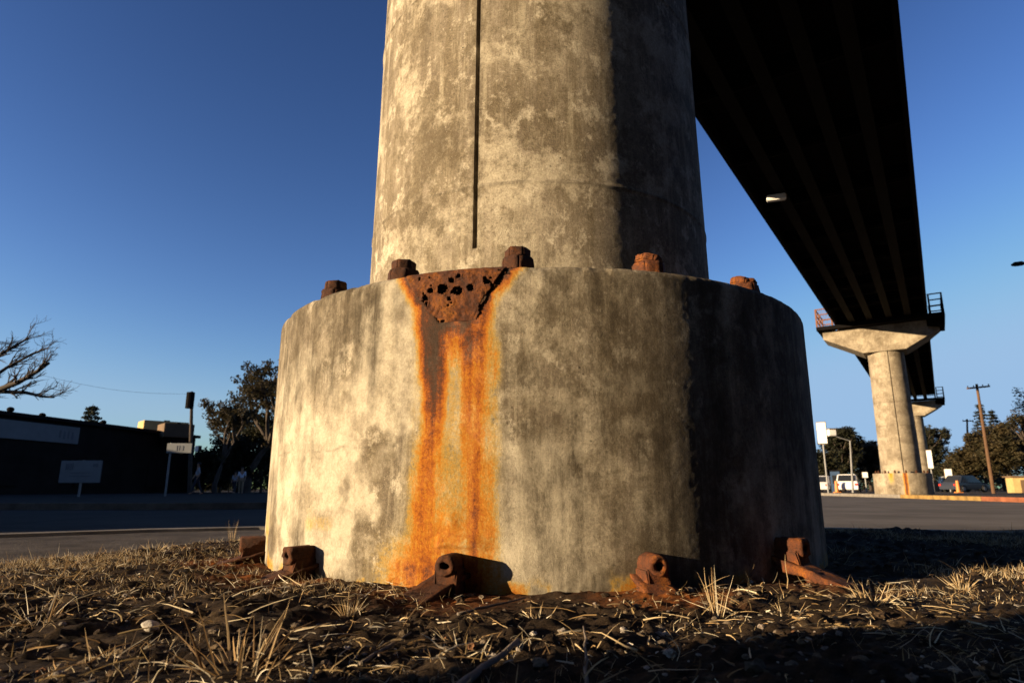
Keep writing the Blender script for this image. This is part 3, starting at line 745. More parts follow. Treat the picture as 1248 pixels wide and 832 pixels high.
def tuft(px, py, n, L, spread, label, w=.0045, pale=(0, 8), lean=(0, 0), stems=0):
    p = gp(px, py, .01); z = sz(p.x, p.y)
    o = Blades()
    for i in range(n):
        a = random.uniform(0, 6.283); r = random.random() ** .6 * spread * .35; tl = random.random() ** .8 * 1.5 * (spread / L) * .8
        o.add((r * math.cos(a), r * math.sin(a), -.008), (math.cos(a) * tl + lean[0], math.sin(a) * tl + lean[1], 1), L * random.uniform(.35, 1.05), w * random.uniform(.55, 1.25), random.uniform(.05, .7), tint(*pale), 4, 1.0)
    ob = o.build('grass_tuft'); ob.location = (p.x, p.y, z)
    tag(ob, label, 'grass tuft', 'dry grass tufts on the verge'); return ob
tuft(293, 806, 46, .150, .20, 'big spiky pale dry grass tuft lowest in the left foreground', .0060, (0, 5))
tuft(425, 745, 90, .070, .05, 'dense brush-like straw tuft in front of the lug below the left of the rust stain', .0030, (0, 4))
tuft(45, 755, 34, .105, .14, 'sparse dry grass tuft near the left edge of the foreground', .0045)
tuft(215, 735, 46, .055, .12, 'low bristly grass tuft left of the square lug', .0035)
tuft(135, 790, 24, .09, .14, 'bent broken grass tuft left of the spiky one', .0050)
tuft(1064, 728, 75, .085, .13, 'fanned pale grass tuft right of the shaded lug', .0035, (0, 4))
tuft(1172, 712, 60, .075, .07, 'spiky golden grass tuft farthest right in the lit strip', .0032, (0, 5))
tuft(872, 745, 16, .16, .06, 'tall thin branching dry weed in front of the footing shadow', .0028, (0, 5))
tuft(655, 752, 30, .06, .09, 'small straw tuft under the middle of the footing', .0035)
tuft(960, 742, 46, .055, .12, 'short dim grass tuft below the shaded lug', .0032)
tuft(560, 778, 26, .06, .1, 'loose straw tuft below the tube lug', .0040)
tuft(190, 668, 60, .075, .12, 'golden grass tuft at the edge of the paving', .0040, (0, 4))
tuft(283, 655, 14, .17, .04, 'lone tall thin grass stem tuft by the left road', .0032, (0, 5))

# sticks and a pale stone
def stick(a, b, r, label, z=.02, mat='stick'):
    p, q = gp(*a, z), gp(*b, z); p.z = sz(p.x, p.y) + r * .8; q.z = sz(q.x, q.y) + r + .012
    bm = bmesh.new(); n = 9
    pts = [(p.lerp(q, i / (n - 1)) - p) + Vector((random.gauss(0, r * .35), random.gauss(0, r * .35), random.gauss(0, r * .2))) for i in range(n)]
    tube(bm, pts, [r * (1 - .45 * i / (n - 1)) * random.uniform(.9, 1.12) for i in range(n)], 8)
    o = bm_obj('stick', bm, M[mat], None, True); o.location = p
    tag(o, label, 'stick', 'dead sticks on the soil')
stick((538, 836), (634, 784), .0095, 'thick grey stick slanting up in the bottom middle of the foreground')
stick((715, 830), (712, 770), .004, 'thin upright-looking stick in the shade right of the thick stick', mat='stick')
stick((440, 800), (500, 766), .004, 'thin stick between the spiky tuft and the thick stick')
stick((560, 748), (640, 726), .0045, 'long pale stick crossing in front of the tube lug', mat='stick')
stick((90, 735), (30, 752), .006, 'short grey stick at the left edge of the foreground')
p = gp(184, 757, .03); bm = bmesh.new(); bmesh.ops.create_icosphere(bm, subdivisions=3, radius=.017)
for v in bm.verts: v.co = Vector((v.co.x * 1.25, v.co.y, v.co.z * .75)) * (1 + .35 * mnoise.noise(v.co * 70))
o = bm_obj('pebble', bm, M['stone'], None, True); o.location = (p.x, p.y, sz(p.x, p.y) + .018); tag(o, 'pale pebble among the straw in the left foreground', 'pebble')

# unseen barrier-shaped block, added to throw shade over the lower right foreground
al, nv = Vector((math.sin(R_(SUN_AZ - 180)), math.cos(R_(SUN_AZ - 180)))), None
nv = Vector((al.y, -al.x))
e0 = Vector((.2, 1.49)); off = e0.dot(nv)
b0 = al * -3.3 + nv * off; b1 = al * -3.3 + nv * (off + 3.0)
bm = bmesh.new(); prism(bm, [Vector((0, y, z)) for y, z in ((-.30, 0), (-.30, .08), (-.14, .33), (-.09, .92), (.09, .92), (.14, .33), (.30, .08), (.30, 0))], (0, 0, 0), (3.0, 0, 0))
bmesh.ops.bevel(bm, geom=list(bm.edges), offset=.015, segments=2, affect='EDGES')
o = bm_obj('added_shade_caster', bm, M['far_concrete']); o.location = (b0.x, b0.y, -.03); o.rotation_euler.z = math.atan2(nv.y, nv.x)
tag(o, 'unseen concrete block added behind the photographer to shade the foreground', 'shade caster')

# ------------------------------------------------------------------ left side: buildings, signs, poles
def facade_pt(px, py, Y): return at(px, py, Y)
FA = Vector((-29.0, 36.0)); FD = Vector((math.sin(R_(9)), math.cos(R_(9)))); FN = Vector((FD.y, -FD.x))     # FN points to the road
bld = empty('shop_building', (FA.x, FA.y, 0), math.atan2(FD.y, FD.x), 'long low flat-roofed dark building across the road with a pale fascia band', 'building')
# local x along the facade (away from us), local -y towards the road
def f_local(px, py):
    """intersection of pixel ray with the facade plane -> (local x, height)"""
    r = Vector(ray(px, py)); k = (FA.dot(FN)) / (Vector((r.x, r.y)).dot(FN)); p = Vector((r.x * k, r.y * k)); return (p - FA).dot(FD), HC + r.z * k
xr, _ = f_local(236, 560); RH = f_local(80, 515)[1]
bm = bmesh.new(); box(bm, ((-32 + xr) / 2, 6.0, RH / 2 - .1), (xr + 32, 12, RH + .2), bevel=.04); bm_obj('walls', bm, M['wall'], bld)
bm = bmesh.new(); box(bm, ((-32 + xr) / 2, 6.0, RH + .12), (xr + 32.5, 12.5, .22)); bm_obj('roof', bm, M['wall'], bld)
x0 = f_local(-120, 540)[0]; x1, zt = f_local(96, 521); zb = f_local(94, 541)[1]
bm = bmesh.new(); box(bm, ((x0 + x1) / 2, -.06, (zt + zb) / 2), (x1 - x0, .1, zt - zb)); bm_obj('fascia_sign', bm, M['sign_white'], bld)
bm = bmesh.new()
for k in range(4): box(bm, (x0 + (x1 - x0) * (.86 + .03 * k), -.118, (zt + zb) / 2 - .05 * (k % 2)), (.12, .012, (zt - zb) * .45))
bm_obj('lettering', bm, M['sign_ink'], bld)
for k in range(5):
    xx = xr - 4 - k * 6.5
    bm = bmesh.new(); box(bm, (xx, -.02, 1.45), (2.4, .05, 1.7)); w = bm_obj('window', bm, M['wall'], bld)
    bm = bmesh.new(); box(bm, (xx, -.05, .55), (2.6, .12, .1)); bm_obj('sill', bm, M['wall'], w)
for px, py in ((30, 503), (68, 510), (141, 518)):
    xx, zz = f_local(px, py)
    bm = bmesh.new(); tube(bm, [(xx, 1.0, RH + .2), (xx, 1.0, zz + .1)], .10, 10); bmesh.ops.create_uvsphere(bm, u_segments=12, v_segments=8, radius=.2, matrix=Matrix.Translation((xx, 1.0, zz + .22)) @ Matrix.Diagonal((1, 1, .8, 1)))
    bm_obj('roof_vent', bm, M['steel'], bld)
# rooftop box units at the right end
def roof_unit(pa, pb, ptop, pbot, Y, mat, label):
    a = at(pa, ptop, Y); b = at(pb, ptop, Y); c = at(pa, pbot, Y)
    w = (b.xy - a.xy).length; h = a.z - c.z
    o = empty('rooftop_box', (a.x, a.y, c.z), 0, label, 'rooftop unit', 'rooftop boxes on the low building')
    bm = bmesh.new(); w *= .98; box(bm, (w / 2, 1.0, h / 2), (w, 2.0, h), bevel=.03); bm_obj('casing', bm, M[mat], o)
    for x in (.1, w - .1):
        for y in (.25, 1.35): bm = bmesh.new(); box(bm, (x, y, -.35), (.1, .1, .7)); bm_obj('leg', bm, M['steel'], o)
    bm = bmesh.new(); box(bm, (w * .55, .8, h + .06), (w * .12, .25, .16)); bm_obj('vent', bm, M['steel'], o)
    o.rotation_euler.z = R_(42); return o
roof_unit(176, 228, 511.5, 527, 50, 'tan', 'tan rooftop box with its left end glowing in the sun')
roof_unit(201, 236, 515, 532, 48, 'brown', 'brown rooftop box right of the tan one, next to the utility pole')

# unseen tall block added behind the photographer to cut the sky light
tb = empty('added_sky_blocker', (18, -15, 0), 0, 'unseen tall dark block added behind the photographer to cut sky light', 'building')
bm = bmesh.new(); box(bm, (0, -6, 16), (56, 12, 32), bevel=.05); bm_obj('walls', bm, M['wall'], tb)
for zf in range(7):
    bm = bmesh.new(); box(bm, (0, .02, 3 + zf * 4.2), (52, .08, 1.7)); bm_obj('window', bm, M['glass'], tb)
bm = bmesh.new(); box(bm, (0, -6, 32.2), (57, 13, .4)); bm_obj('roof', bm, M['wall'], tb)

# second unseen block, added off to the right to darken the shaded side
eb = empty('added_side_blocker', (62, 0, 0), 0, 'unseen long dark block added off to the right to cut sky light', 'building')
bm = bmesh.new(); box(bm, (0, 0, 11), (20, 58, 22.2), bevel=.05); bm_obj('walls', bm, M['wall'], eb)
bm = bmesh.new(); box(bm, (0, 0, 22.3), (21, 59, .4)); bm_obj('roof', bm, M['steel'], eb)
bm = bmesh.new(); box(bm, (-10.04, 8, 2.2), (.12, 5, 4.2)); bm_obj('door', bm, M['brown'], eb)

# low block added out of frame to the left to shade the road
bm = bmesh.new(); box(bm, (0, 0, 1.35), (7, 13.5, 3.1), bevel=.03); ob = empty('added_road_shade_block', (-24.6, 8.0, 0), 0, 'unseen low brick block added left of the road to shade it', 'building'); bm_obj('walls', bm, M['brick'], ob)
bm = bmesh.new(); box(bm, (0, 0, 2.98), (7.5, 14, .16)); bm_obj('roof', bm, M['wall'], ob)
bm = bmesh.new(); box(bm, (3.52, 1.5, 1.0), (.08, 1.1, 2.1)); bm_obj('door', bm, M['brown'], ob)

def panel_sign(px0, px1, py0, py1, Y, post_px, post_py, label, rz, letters, name='street_sign'):
    a = at(px0, py0, Y); b = at(px1, py1, Y); w = b.x - a.x; h = a.z - b.z
    pb = at(post_px, post_py, Y)
    o = empty(name, (a.x + w / 2, Y, 0.02), rz, label, 'sign')
    bm = bmesh.new(); box(bm, (0, -.05, b.z + h / 2 - .02), (w / math.cos(rz), .05, h), bevel=.01); pn = bm_obj('panel', bm, M['sign_white'], o)
    bm = bmesh.new(); tube(bm, [((post_px - (px0 + px1) / 2) / F * Y, 0.02, -.1), ((post_px - (px0 + px1) / 2) / F * Y, 0.02, a.z)], .045, 8); bm_obj('post', bm, M['grey_metal'], o)
    bm = bmesh.new()
    for (u, v, su, sv) in letters: box(bm, (u * w, -.082, b.z - .02 + v * h), (su * w, .012, sv * h))
    bm_obj('lettering', bm, M['sign_ink'], pn)
panel_sign(74, 125, 561, 588, 27, 100, 602, 'large pale board sign on a short post in front of the dark building', R_(-8), [(-.36, .72, .025, .3), (-.31, .72, .05, .25), (-.25, .72, .025, .3), (-.2, .72, .03, .3), (.36, .78, .12, .14), (.0, .45, .5, .03), (.0, .30, .5, .03)], 'board_sign')
panel_sign(205, 234, 540, 552, 29, 208, 606, 'white street sign plate on a tall thin post beside the utility pole', R_(0), [(-.1, .5, .05, .5), (.0, .5, .03, .5), (.12, .5, .1, .5)])

def utility_pole(px_b, py_b, px_t, py_t, Y, r, label, arm=0., box_=False, arm_tilt=0, mat='wood'):
    t_ = at(px_t, py_t, Y); b_ = at(px_b, py_b, Y); bx = b_.x
    o = empty('utility_pole', (bx, Y, -.05), 0, label, 'utility pole', 'utility poles')
    bm = bmesh.new(); tube(bm, [(0, 0, -.2), ((t_.x - bx) * .5, 0, t_.z / 2), (t_.x - bx, 0, t_.z)], [r, r * .85, r * .65], 10); bm_obj('pole', bm, M[mat], o)
    if arm:
        bm = bmesh.new(); box(bm, (t_.x - bx, -.12, t_.z - .25), (arm, .10, .11), Matrix.Rotation(arm_tilt, 3, 'Y')); a = bm_obj('crossarm', bm, M[mat], o)
        for k in (-.46, -.2, .2, .46): bm = bmesh.new(); tube(bm, [(t_.x - bx + k * arm, -.12, t_.z - .18 - k * arm * math.sin(arm_tilt)), (t_.x - bx + k * arm, -.12, t_.z - .08 - k * arm * math.sin(arm_tilt))], .035, 6); bm_obj('insulator', bm, M['grey_metal'], a)
    if box_:
        bm = bmesh.new(); tube(bm, [(t_.x - bx + .1, -.3, t_.z - 1.1), (t_.x - bx + .1, -.3, t_.z - .1)], .24, 12); bm_obj('transformer', bm, M['steel'], o)
    return o, t_
lp, lt = utility_pole(231, 605, 234, 476, 40, .13, 'dark utility pole with a transformer can beside the leafy tree', box_=True, mat='bark')
utility_pole(1211, 600, 1190, 467, 44, .125, 'tall leaning wooden utility pole with a tilted crossarm at the right', 1.6, arm_tilt=-.10)
utility_pole(1181, 600, 1178.5, 510, 78, .15, 'smaller distant utility pole with a crossarm left of the tall one', 1.3)
bm = bmesh.new(); w0 = at(30, 452, 30); w1 = Vector((lt.x, 40, lt.z - .2)); n = 24
tube(bm, [w0.lerp(w1, i / n) + Vector((0, 0, -.35 * math.sin(math.pi * i / n))) for i in range(n + 1)], .006, 5)
tag(bm_obj('overhead_wire', bm, M['black']), 'thin overhead wire running left from the dark utility pole', 'wire')

# street lamp whose head shows at the right edge
hd = at(1241, 321.5, 26)
sl = empty('street_lamp', (hd.x + 2.6, 26, 0), 0, 'street lamp whose head just enters at the right edge', 'street lamp')
bm = bmesh.new(); tube(bm, [(0, 0, -.1), (0, 0, hd.z - .6), (-.1, 0, hd.z - .15), (-.6, 0, hd.z + .10), (-2.35, 0, hd.z + .02)], [.10, .07, .06, .045, .035], 10); bm_obj('pole', bm, M['grey_metal'], sl, True)
bm = bmesh.new(); tube(bm, [(-2.3, 0, hd.z + .02), (-2.45, 0, hd.z + .02), (-2.75, 0, hd.z - .02), (-2.9, 0, hd.z - .06)], [.05, .10, .10, .04], 10); bm_obj('lamp_head', bm, M['steel'], sl, True)
# street lamp behind the far pillar's left
hb, ht = at(1039, 595, 52), at(1036, 537, 52)
sl2 = empty('street_lamp', (hb.x, 52, 0), 0, 'thin grey street lamp with a white lantern left of the far pillar', 'street lamp')
bm = bmesh.new(); tube(bm, [(0, 0, -.1), (ht.x - hb.x, 0, ht.z)], [.09, .06], 8); tube(bm, [(ht.x - hb.x, 0, ht.z), (ht.x - hb.x - .8, 0, ht.z + .25), (at(1019, 530, 52).x - hb.x, 0, ht.z + .35)], .04, 6); bm_obj('pole', bm, M['grey_metal'], sl2)
lc = at(1013.5, 527, 52); bm = bmesh.new(); box(bm, (lc.x - hb.x, 0, lc.z), (.62, .4, .52), bevel=.05); bm_obj('lantern', bm, M['white'], sl2)
bm = bmesh.new(); box(bm, (lc.x - hb.x, 0, lc.z + .3), (.7, .5, .06)); bm_obj('lantern_cap', bm, M['brown'], sl2)

def far_sign(px0, px1, py0, py1, Y, base_py, label, side='brown', post=True, rz=-30, name='shop_sign', mat='white'):
    a = at(px0, py0, Y); b = at(px1, py1, Y); w = b.x - a.x; h = a.z - b.z
    o = empty(name, ((a.x + b.x) / 2, Y, 0), R_(rz), label, 'sign')
    bm = bmesh.new(); box(bm, (0, 0, b.z + h / 2), (w * .86, .28, h), bevel=.02); bm_obj('frame', bm, M[side], o)
    bm = bmesh.new(); box(bm, (-.0, -.15, b.z + h / 2), (w * .8, .02, h * .94)); bm_obj('panel', bm, M[mat], o)
    if post:
        bm = bmesh.new(); tube(bm, [(0, .0, -.1), (0, 0, b.z + .02)], .06, 8); bm_obj('post', bm, M['grey_metal'], o)
far_sign(994, 1009.5, 514, 541, 50, 600, 'tall cream sign box on a pole just right of the big footing')
far_sign(1128, 1138, 548, 571, 62, 600, 'narrow upright white sign right of the far pillar')
far_sign(1150, 1161, 571, 583, 66, 600, 'squarish white sign board among the far trees', rz=-25)
far_sign(1050, 1058, 575, 582, 60, 600, 'small cream sign board left of the far footing', rz=-20)
far_sign(1153, 1165, 564, 570, 74, 600, 'small pale sign above the squarish board', rz=-25, mat='tan')
far_sign(236.5, 247, 543, 550, 56, 600, 'small bright white panel under the leafy tree beside the pole', rz=-40)

# ------------------------------------------------------------------ vehicles
def car(px, py, Y, L, H, W, rz, mat, label, van=False):
    c = at(px, py, Y); o = empty('parked_car', (c.x, Y, .02 if c.x > 20 else -.1), R_(rz), label, 'car', 'cars parked beyond the road')
    def loft(prof, ws, mt, name, parent=o):
        bm = bmesh.new(); rows = []
        for (x, z), w in zip(prof, ws): rows.append((bm.verts.new((x, -w / 2, z)), bm.verts.new((x, w / 2, z))))
        n = len(rows)
        for i in range(n):
            a, b = rows[i], rows[(i + 1) % n]; bm.faces.new((a[0], a[1], b[1], b[0]))
        bm.faces.new([r[0] for r in rows]); bm.faces.new([r[1] for r in rows][::-1])
        bmesh.ops.bevel(bm, geom=list(bm.edges), offset=.05, segments=2, affect='EDGES')
        return bm_obj(name, bm, M[mt], parent, False)
    h = H * .56
    loft([(-L / 2, .25), (-L / 2 - .02, h * .75), (-L / 2 + .12, h), (L / 2 - .55, h * .97), (L / 2 - .05, h * .78), (L / 2, .28)], [W * .96, W, W * .96, W * .94, W * .9, W * .92], mat, 'body')
    cb = [(-L * (.44 if van else .40), h - .03), (-L * (.42 if van else .27), H), (L * (.20 if van else .10), H), (L * .30, h - .03)]
    loft(cb, [W * .92, W * .76, W * .76, W * .92], mat, 'cabin')
    for s in (-1, 1):
        bm = bmesh.new()
        n1 = [(cb[0][0] + .28, h + .03), (cb[1][0] + .12, H - .1), (cb[2][0] - .05, H - .1), (cb[3][0] - .22, h + .03)]
        v = [bm.verts.new((x, s * (W * (.455 if z < H - .2 else .385) + .02), z)) for x, z in n1]; bm.faces.new(v)
        bm_obj('side_window', bm, M['glass'], o)
    for e, q in ((0, 1), (3, 2)):
        bm = bmesh.new()
        sgn = -1 if e == 0 else 1
        pa, pb = Vector((cb[e][0], 0, cb[e][1])), Vector((cb[q][0], 0, cb[q][1])); nn = Vector((sgn * .035, 0, .02))
        A_ = pa.lerp(pb, .16) + nn; B_ = pa.lerp(pb, .88) + nn
        bm.faces.new([bm.verts.new((A_.x, -W * .39, A_.z)), bm.verts.new((A_.x, W * .39, A_.z)), bm.verts.new((B_.x, W * .34, B_.z)), bm.verts.new((B_.x, -W * .34, B_.z))])
        bm_obj('rear_window' if e == 0 else 'windscreen', bm, M['glass'], o)
    for x in (-L * .31, L * .31):
        for s in (-1, 1):
            bm = bmesh.new(); tube(bm, [(x, s * W * .40, .32), (x, s * W * .505, .32)], .32, 16); w = bm_obj('wheel', bm, M['black'], o)
            bm = bmesh.new(); tube(bm, [(x, s * W * .5, .32), (x, s * W * .512, .32)], .18, 12); bm_obj('rim', bm, M['grey_metal'], w)
    for s in (-1, 1):
        bm = bmesh.new(); box(bm, (-L / 2 - .02, s * W * .40, h * .78), (.08, .22, .16)); bm_obj('tail_light', bm, M['red_lens'], o)
        bm = bmesh.new(); box(bm, (L / 2 - .03, s * W * .36, h * .66), (.1, .3, .14)); bm_obj('headlight', bm, M['white'], o)
    return o
car(1034, 594, 56, 4.3, 1.5, 1.75, 60, 'car_white', 'white parked car with a red tail light left of the far footing')
car(1005, 594, 60, 4.4, 1.45, 1.75, 52, 'car_silver', 'silver parked car just right of the big near footing')
car(1156, 592, 72, 4.4, 1.6, 1.8, 65, 'car_silver', 'silver parked van under the sign boards right of the far footing', True)
car(1176, 594, 60, 4.4, 1.5, 1.75, 20, 'car_dark', 'dark parked car in the shade left of the leaning pole')
# dark blue bin / kiosk left of the far pillar
ka, kb = at(1014, 573, 56), at(1023, 597, 56); o = empty('newspaper_kiosk', ((ka.x + kb.x) / 2, 56, -.1), R_(-25), 'dark blue kiosk cabinet between the two cars left of the far pillar', 'kiosk')
BLUE = plain_mat('blue_paint', (.03, .06, .12), .5, .1, 2.); bm = bmesh.new(); box(bm, (0, 0, .95), (.75, .7, 1.9), bevel=.04); bm_obj('cabinet', bm, BLUE, o)
bm = bmesh.new(); box(bm, (0, 0, 1.95), (.85, .8, .12), bevel=.02); bm_obj('roof', bm, M['steel'], o); bm = bmesh.new(); box(bm, (0, -.36, 1.2), (.5, .03, .7)); bm_obj('door', bm, M['glass'], o)
# orange traffic posts and a tan booth at the right
for px, Y, lab in ((1168, 52, 'small orange post by the dark car'), (1020, 54, 'small orange post beside the blue kiosk')):
    c = at(px, 597, Y); bm = bmesh.new(); ORG = bpy.data.materials.get('orange_plastic') or plain_mat('orange_plastic', (.55, .2, .05), .5, .1, 4.)
    bmesh.ops.create_cone(bm, cap_ends=True, segments=12, radius1=.16, radius2=.1, depth=.95, matrix=Matrix.Translation((0, 0, .47))); box(bm, (0, 0, .03), (.45, .45, .06))
    o = bm_obj('traffic_post', bm, ORG); o.location = (c.x, Y, .02); tag(o, lab, 'post', 'orange traffic posts')
c = at(1243, 594, 52); o = empty('tan_booth', (c.x, 52, 0), R_(-15), 'small tan booth with a dark roof at the right edge under the trees', 'booth')
bm = bmesh.new(); box(bm, (0, 0, .6), (1.3, 1.2, 1.2)); bm_obj('walls', bm, M['tan'], o); bm = bmesh.new(); box(bm, (0, 0, 1.27), (1.6, 1.5, .12)); bm_obj('roof', bm, M['brown'], o)
bm = bmesh.new(); box(bm, (.1, -.62, .52), (.5, .04, 1.0)); bm_obj('door', bm, M['brown'], o)

# ------------------------------------------------------------------ people
def skinned(name, joints, edges, mat, parent, sub=1):
    me = bpy.data.meshes.new(name); me.from_pydata([j[:3] for j in joints], edges, []); me.update()
    o = link(bpy.data.objects.new(name, me), parent)
    md = o.modifiers.new('skin', 'SKIN')
    sk = me.skin_vertices[0].data if me.skin_vertices else None
    if sk is None:
        me.attributes.new  # pragma: no cover
    for i, j in enumerate(joints):
        r = j[3]; sk[i].radius = r if hasattr(r, '__len__') else (r, r); sk[i].use_root = (i == 0)
    s = o.modifiers.new('sub', 'SUBSURF'); s.levels = sub; s.render_levels = sub
    me.materials.append(mat); return o
def person(px, py, Y, rz, label, shirt, trousers, stride, h=1.72):
    c = at(px, py, Y); z0 = .02
    o = empty('person', (c.x, Y, z0), R_(rz), label, 'person', 'people walking on the far pavement'); o.scale = (h / 1.72,) * 3
    st = stride
    J = [(0, 0, .95, (.13, .10)), (0, 0, 1.12, (.12, .09)), (0, -.01, 1.35, (.15, .10)), (0, 0, 1.46, .06), (0, -.01, 1.53, .05), (0, -.02, 1.60, (.075, .09)), (0, -.01, 1.69, (.07, .085)),
         (.09, 0, .90, .085), (.10, -st * .5, .50, .06), (.10, -st * .8 + .03, .09, .042), (.10, -st * .8 - .12, .04, .035),
         (-.09, 0, .90, .085), (-.10, st * .35, .50, .06), (-.10, st * .9, .10, .042), (-.10, st * .9 - .13, .04, .035),
         (.19, 0, 1.40, .055), (.23, st * .25, 1.13, .042), (.22, st * .2 - .1, .90, .03), (.22, st * .2 - .14, .80, (.035, .02)),
         (-.19, 0, 1.40, .055), (-.23, -st * .25, 1.13, .042), (-.22, -st * .3 - .1, .90, .03), (-.22, -st * .3 - .14, .80, (.035, .02))]
    E_ = [(0, 1), (1, 2), (2, 3), (3, 4), (4, 5), (5, 6), (0, 7), (7, 8), (8, 9), (9, 10), (0, 11), (11, 12), (12, 13), (13, 14), (2, 15), (15, 16), (16, 17), (17, 18), (2, 19), (19, 20), (20, 21), (21, 22)]
    try:
        skinned('body', J, E_, M['skin'], o)
        g_ = 1.14
        def sub(ids, es, name, mat, lastscale=1.):
            jj = []
            for i in ids:
                r = J[i][3]; r = (r[0] * g_, r[1] * g_) if hasattr(r, '__len__') else r * g_
                jj.append((*J[i][:3], r))
            skinned(name, jj, [(ids.index(a), ids.index(b)) for a, b in es], mat, o)
        sub([0, 1, 2, 3, 15, 16, 19, 20], [(0, 1), (1, 2), (2, 3), (2, 15), (15, 16), (2, 19), (19, 20)], 'shirt', M[shirt])
        sub([0, 7, 8, 9, 11, 12, 13], [(0, 7), (7, 8), (8, 9), (0, 11), (11, 12), (12, 13)], 'trousers', M[trousers])
    except Exception as ex: print('person', ex)
    bm = bmesh.new(); bmesh.ops.create_uvsphere(bm, u_segments=14, v_segments=10, radius=.1, matrix=Matrix.Translation((0, .015, 1.66)) @ Matrix.Diagonal((.85, 1.02, 1.0, 1)))
    bmesh.ops.delete(bm, geom=[v for v in bm.verts if v.co.z < 1.63 and v.co.y < .02], context='VERTS'); bm_obj('hair', bm, M['hair'], o, True)
person(238.5, 603, 36, -60, 'person in a pale grey top walking left on the far pavement near the sign post', 'grey_shirt', 'dark_trousers', .34)
person(293, 600, 44, 20, 'person in a white shirt and tan trousers standing under the leafy tree', 'shirt', 'trousers', .12)
person(285, 601, 45, -10, 'smaller person in grey beside the one in the white shirt', 'grey_shirt', 'dark_trousers', .1, 1.45)

# ------------------------------------------------------------------ trees
def leaves(centres, n, size, rnd, squash=1.0):
    V = []; Fc = []
    for (c, r) in centres:
        for _ in range(max(6, int(n * r * r))):
            d = Vector((rnd.gauss(0, 1), rnd.gauss(0, 1), rnd.gauss(0, 1))).normalized() * r * rnd.random() ** .45
            p = c + Vector((d.x, d.y, d.z * squash))
            u = Vector((rnd.gauss(0, 1), rnd.gauss(0, 1), rnd.gauss(0, 1))).normalized(); v = u.orthogonal().normalized(); s = size * rnd.uniform(.6, 1.4)
            b = len(V); V += [p - u * s, p + v * s * .45, p + u * s, p - v * s * .45]; Fc.append((b, b + 1, b + 2, b + 3))
    return V, Fc
def tree(base, H, spread, label, leaf, seed, dens=26, size=.10, trunk_r=.22, fork=.25, cat='tree', group='trees beyond the road', clump=.55, name='leafy_tree', levels=3, bare=False, lean=(0, 0), fill=0, fw=.35, fz=(.5, .5)):
    rnd = random.Random(seed)
    o = empty(name, base, 0, label, cat, group)
    bm = bmesh.new(); tips = []
    def grow(p, d, L, r, lv):
        pts = [p]; q = p.copy(); dd = d.copy(); n = 4
        for i in range(n):
            dd = (dd + Vector((rnd.gauss(0, .16), rnd.gauss(0, .16), rnd.gauss(.03, .10)))).normalized(); q = q + dd * L / n; pts.append(q.copy())
        tube(bm, pts, [max(.008, r * (1 - .5 * i / n)) for i in range(n + 1)], 7 if lv == 0 else 5, cap=False)
        if lv >= levels:
            tips.append((pts[-1], L)); tips.append((pts[-2], L)); return
        k = rnd.choice((3, 4)) if lv else rnd.choice((4, 5))
        for j in range(k):
            a = 6.283 * (j + rnd.random() * .7) / k; el = rnd.uniform(.25, 1.0)
            nd = Vector((math.cos(a) * math.cos(el) * spread, math.sin(a) * math.cos(el) * spread, math.sin(el) + (.1 if lv else .2))).normalized()
            nd = (nd + dd * .35).normalized()
            grow(pts[-1 - (j % 2) * (lv > 0)], nd, L * rnd.uniform(.62, .86), r * .56, lv + 1)
        tips.append((pts[-1], L))
    L0 = H * fork
    grow(Vector((0, 0, -.1)), Vector((lean[0], lean[1], 1)).normalized(), L0, trunk_r, 0)
    zmax = max(t_[0].z for t_ in tips); s = (H - clump * .6) / zmax
    for v in bm.verts: v.co.z *= s
    bm_obj('trunk', bm, M['bark'], o, True)
    if not bare:
        cs = [(Vector((p.x, p.y, p.z * s)), clump * rnd.uniform(.55, 1.25)) for p, L in tips if p.z * s > H * .18]
        for _ in range(fill):
            d = Vector((rnd.gauss(0, 1), rnd.gauss(0, 1), rnd.gauss(0, 1))).normalized() * rnd.uniform(.35, 1.06) * (.75 + .5 * mnoise.noise(Vector((rnd.random() * 3, seed, 0))))
            cs.append((Vector((d.x * H * fw, d.y * H * fw, H * fz[0] + d.z * H * fz[1] * .93)), clump * rnd.uniform(.5, 1.15)))
        V, Fc = leaves(cs, dens / clump ** 2 * clump, size, rnd, .7)
        mesh_obj('crown', V, Fc, M[leaf], o)
    return o
def conifer(base, H, r, label, seed, size=.13):
    rnd = random.Random(seed); o = empty('conifer', base, 0, label, 'tree', 'conifers beyond the road')
    bm = bmesh.new(); tube(bm, [(0, 0, -.1), (0, 0, H)], [H * .018, .02], 7); bm_obj('trunk', bm, M['bark'], o)
    cs = []
    lv = int(H / .45)
    for i in range(lv):
        t_ = .12 + .88 * i / lv; rr = r * (1 - t_) ** .85 * rnd.uniform(.75, 1.15) + .12
        for k in range(7):
            a = rnd.uniform(0, 6.283); 
            for q in (.45, .95): cs.append((Vector((math.cos(a) * rr * q, math.sin(a) * rr * q, H * t_ - rr * .25 * q)), .28 + .1 * rnd.random()))
    V, Fc = leaves(cs, 150, size, rnd, .6); mesh_obj('crown', V, Fc, M['leaf_con'], o)
def base_at(px, Y, z=0.): p = at(px, 598, Y); return Vector((p.x, Y, z))
def height(px, py, Y): return at(px, py, Y).z
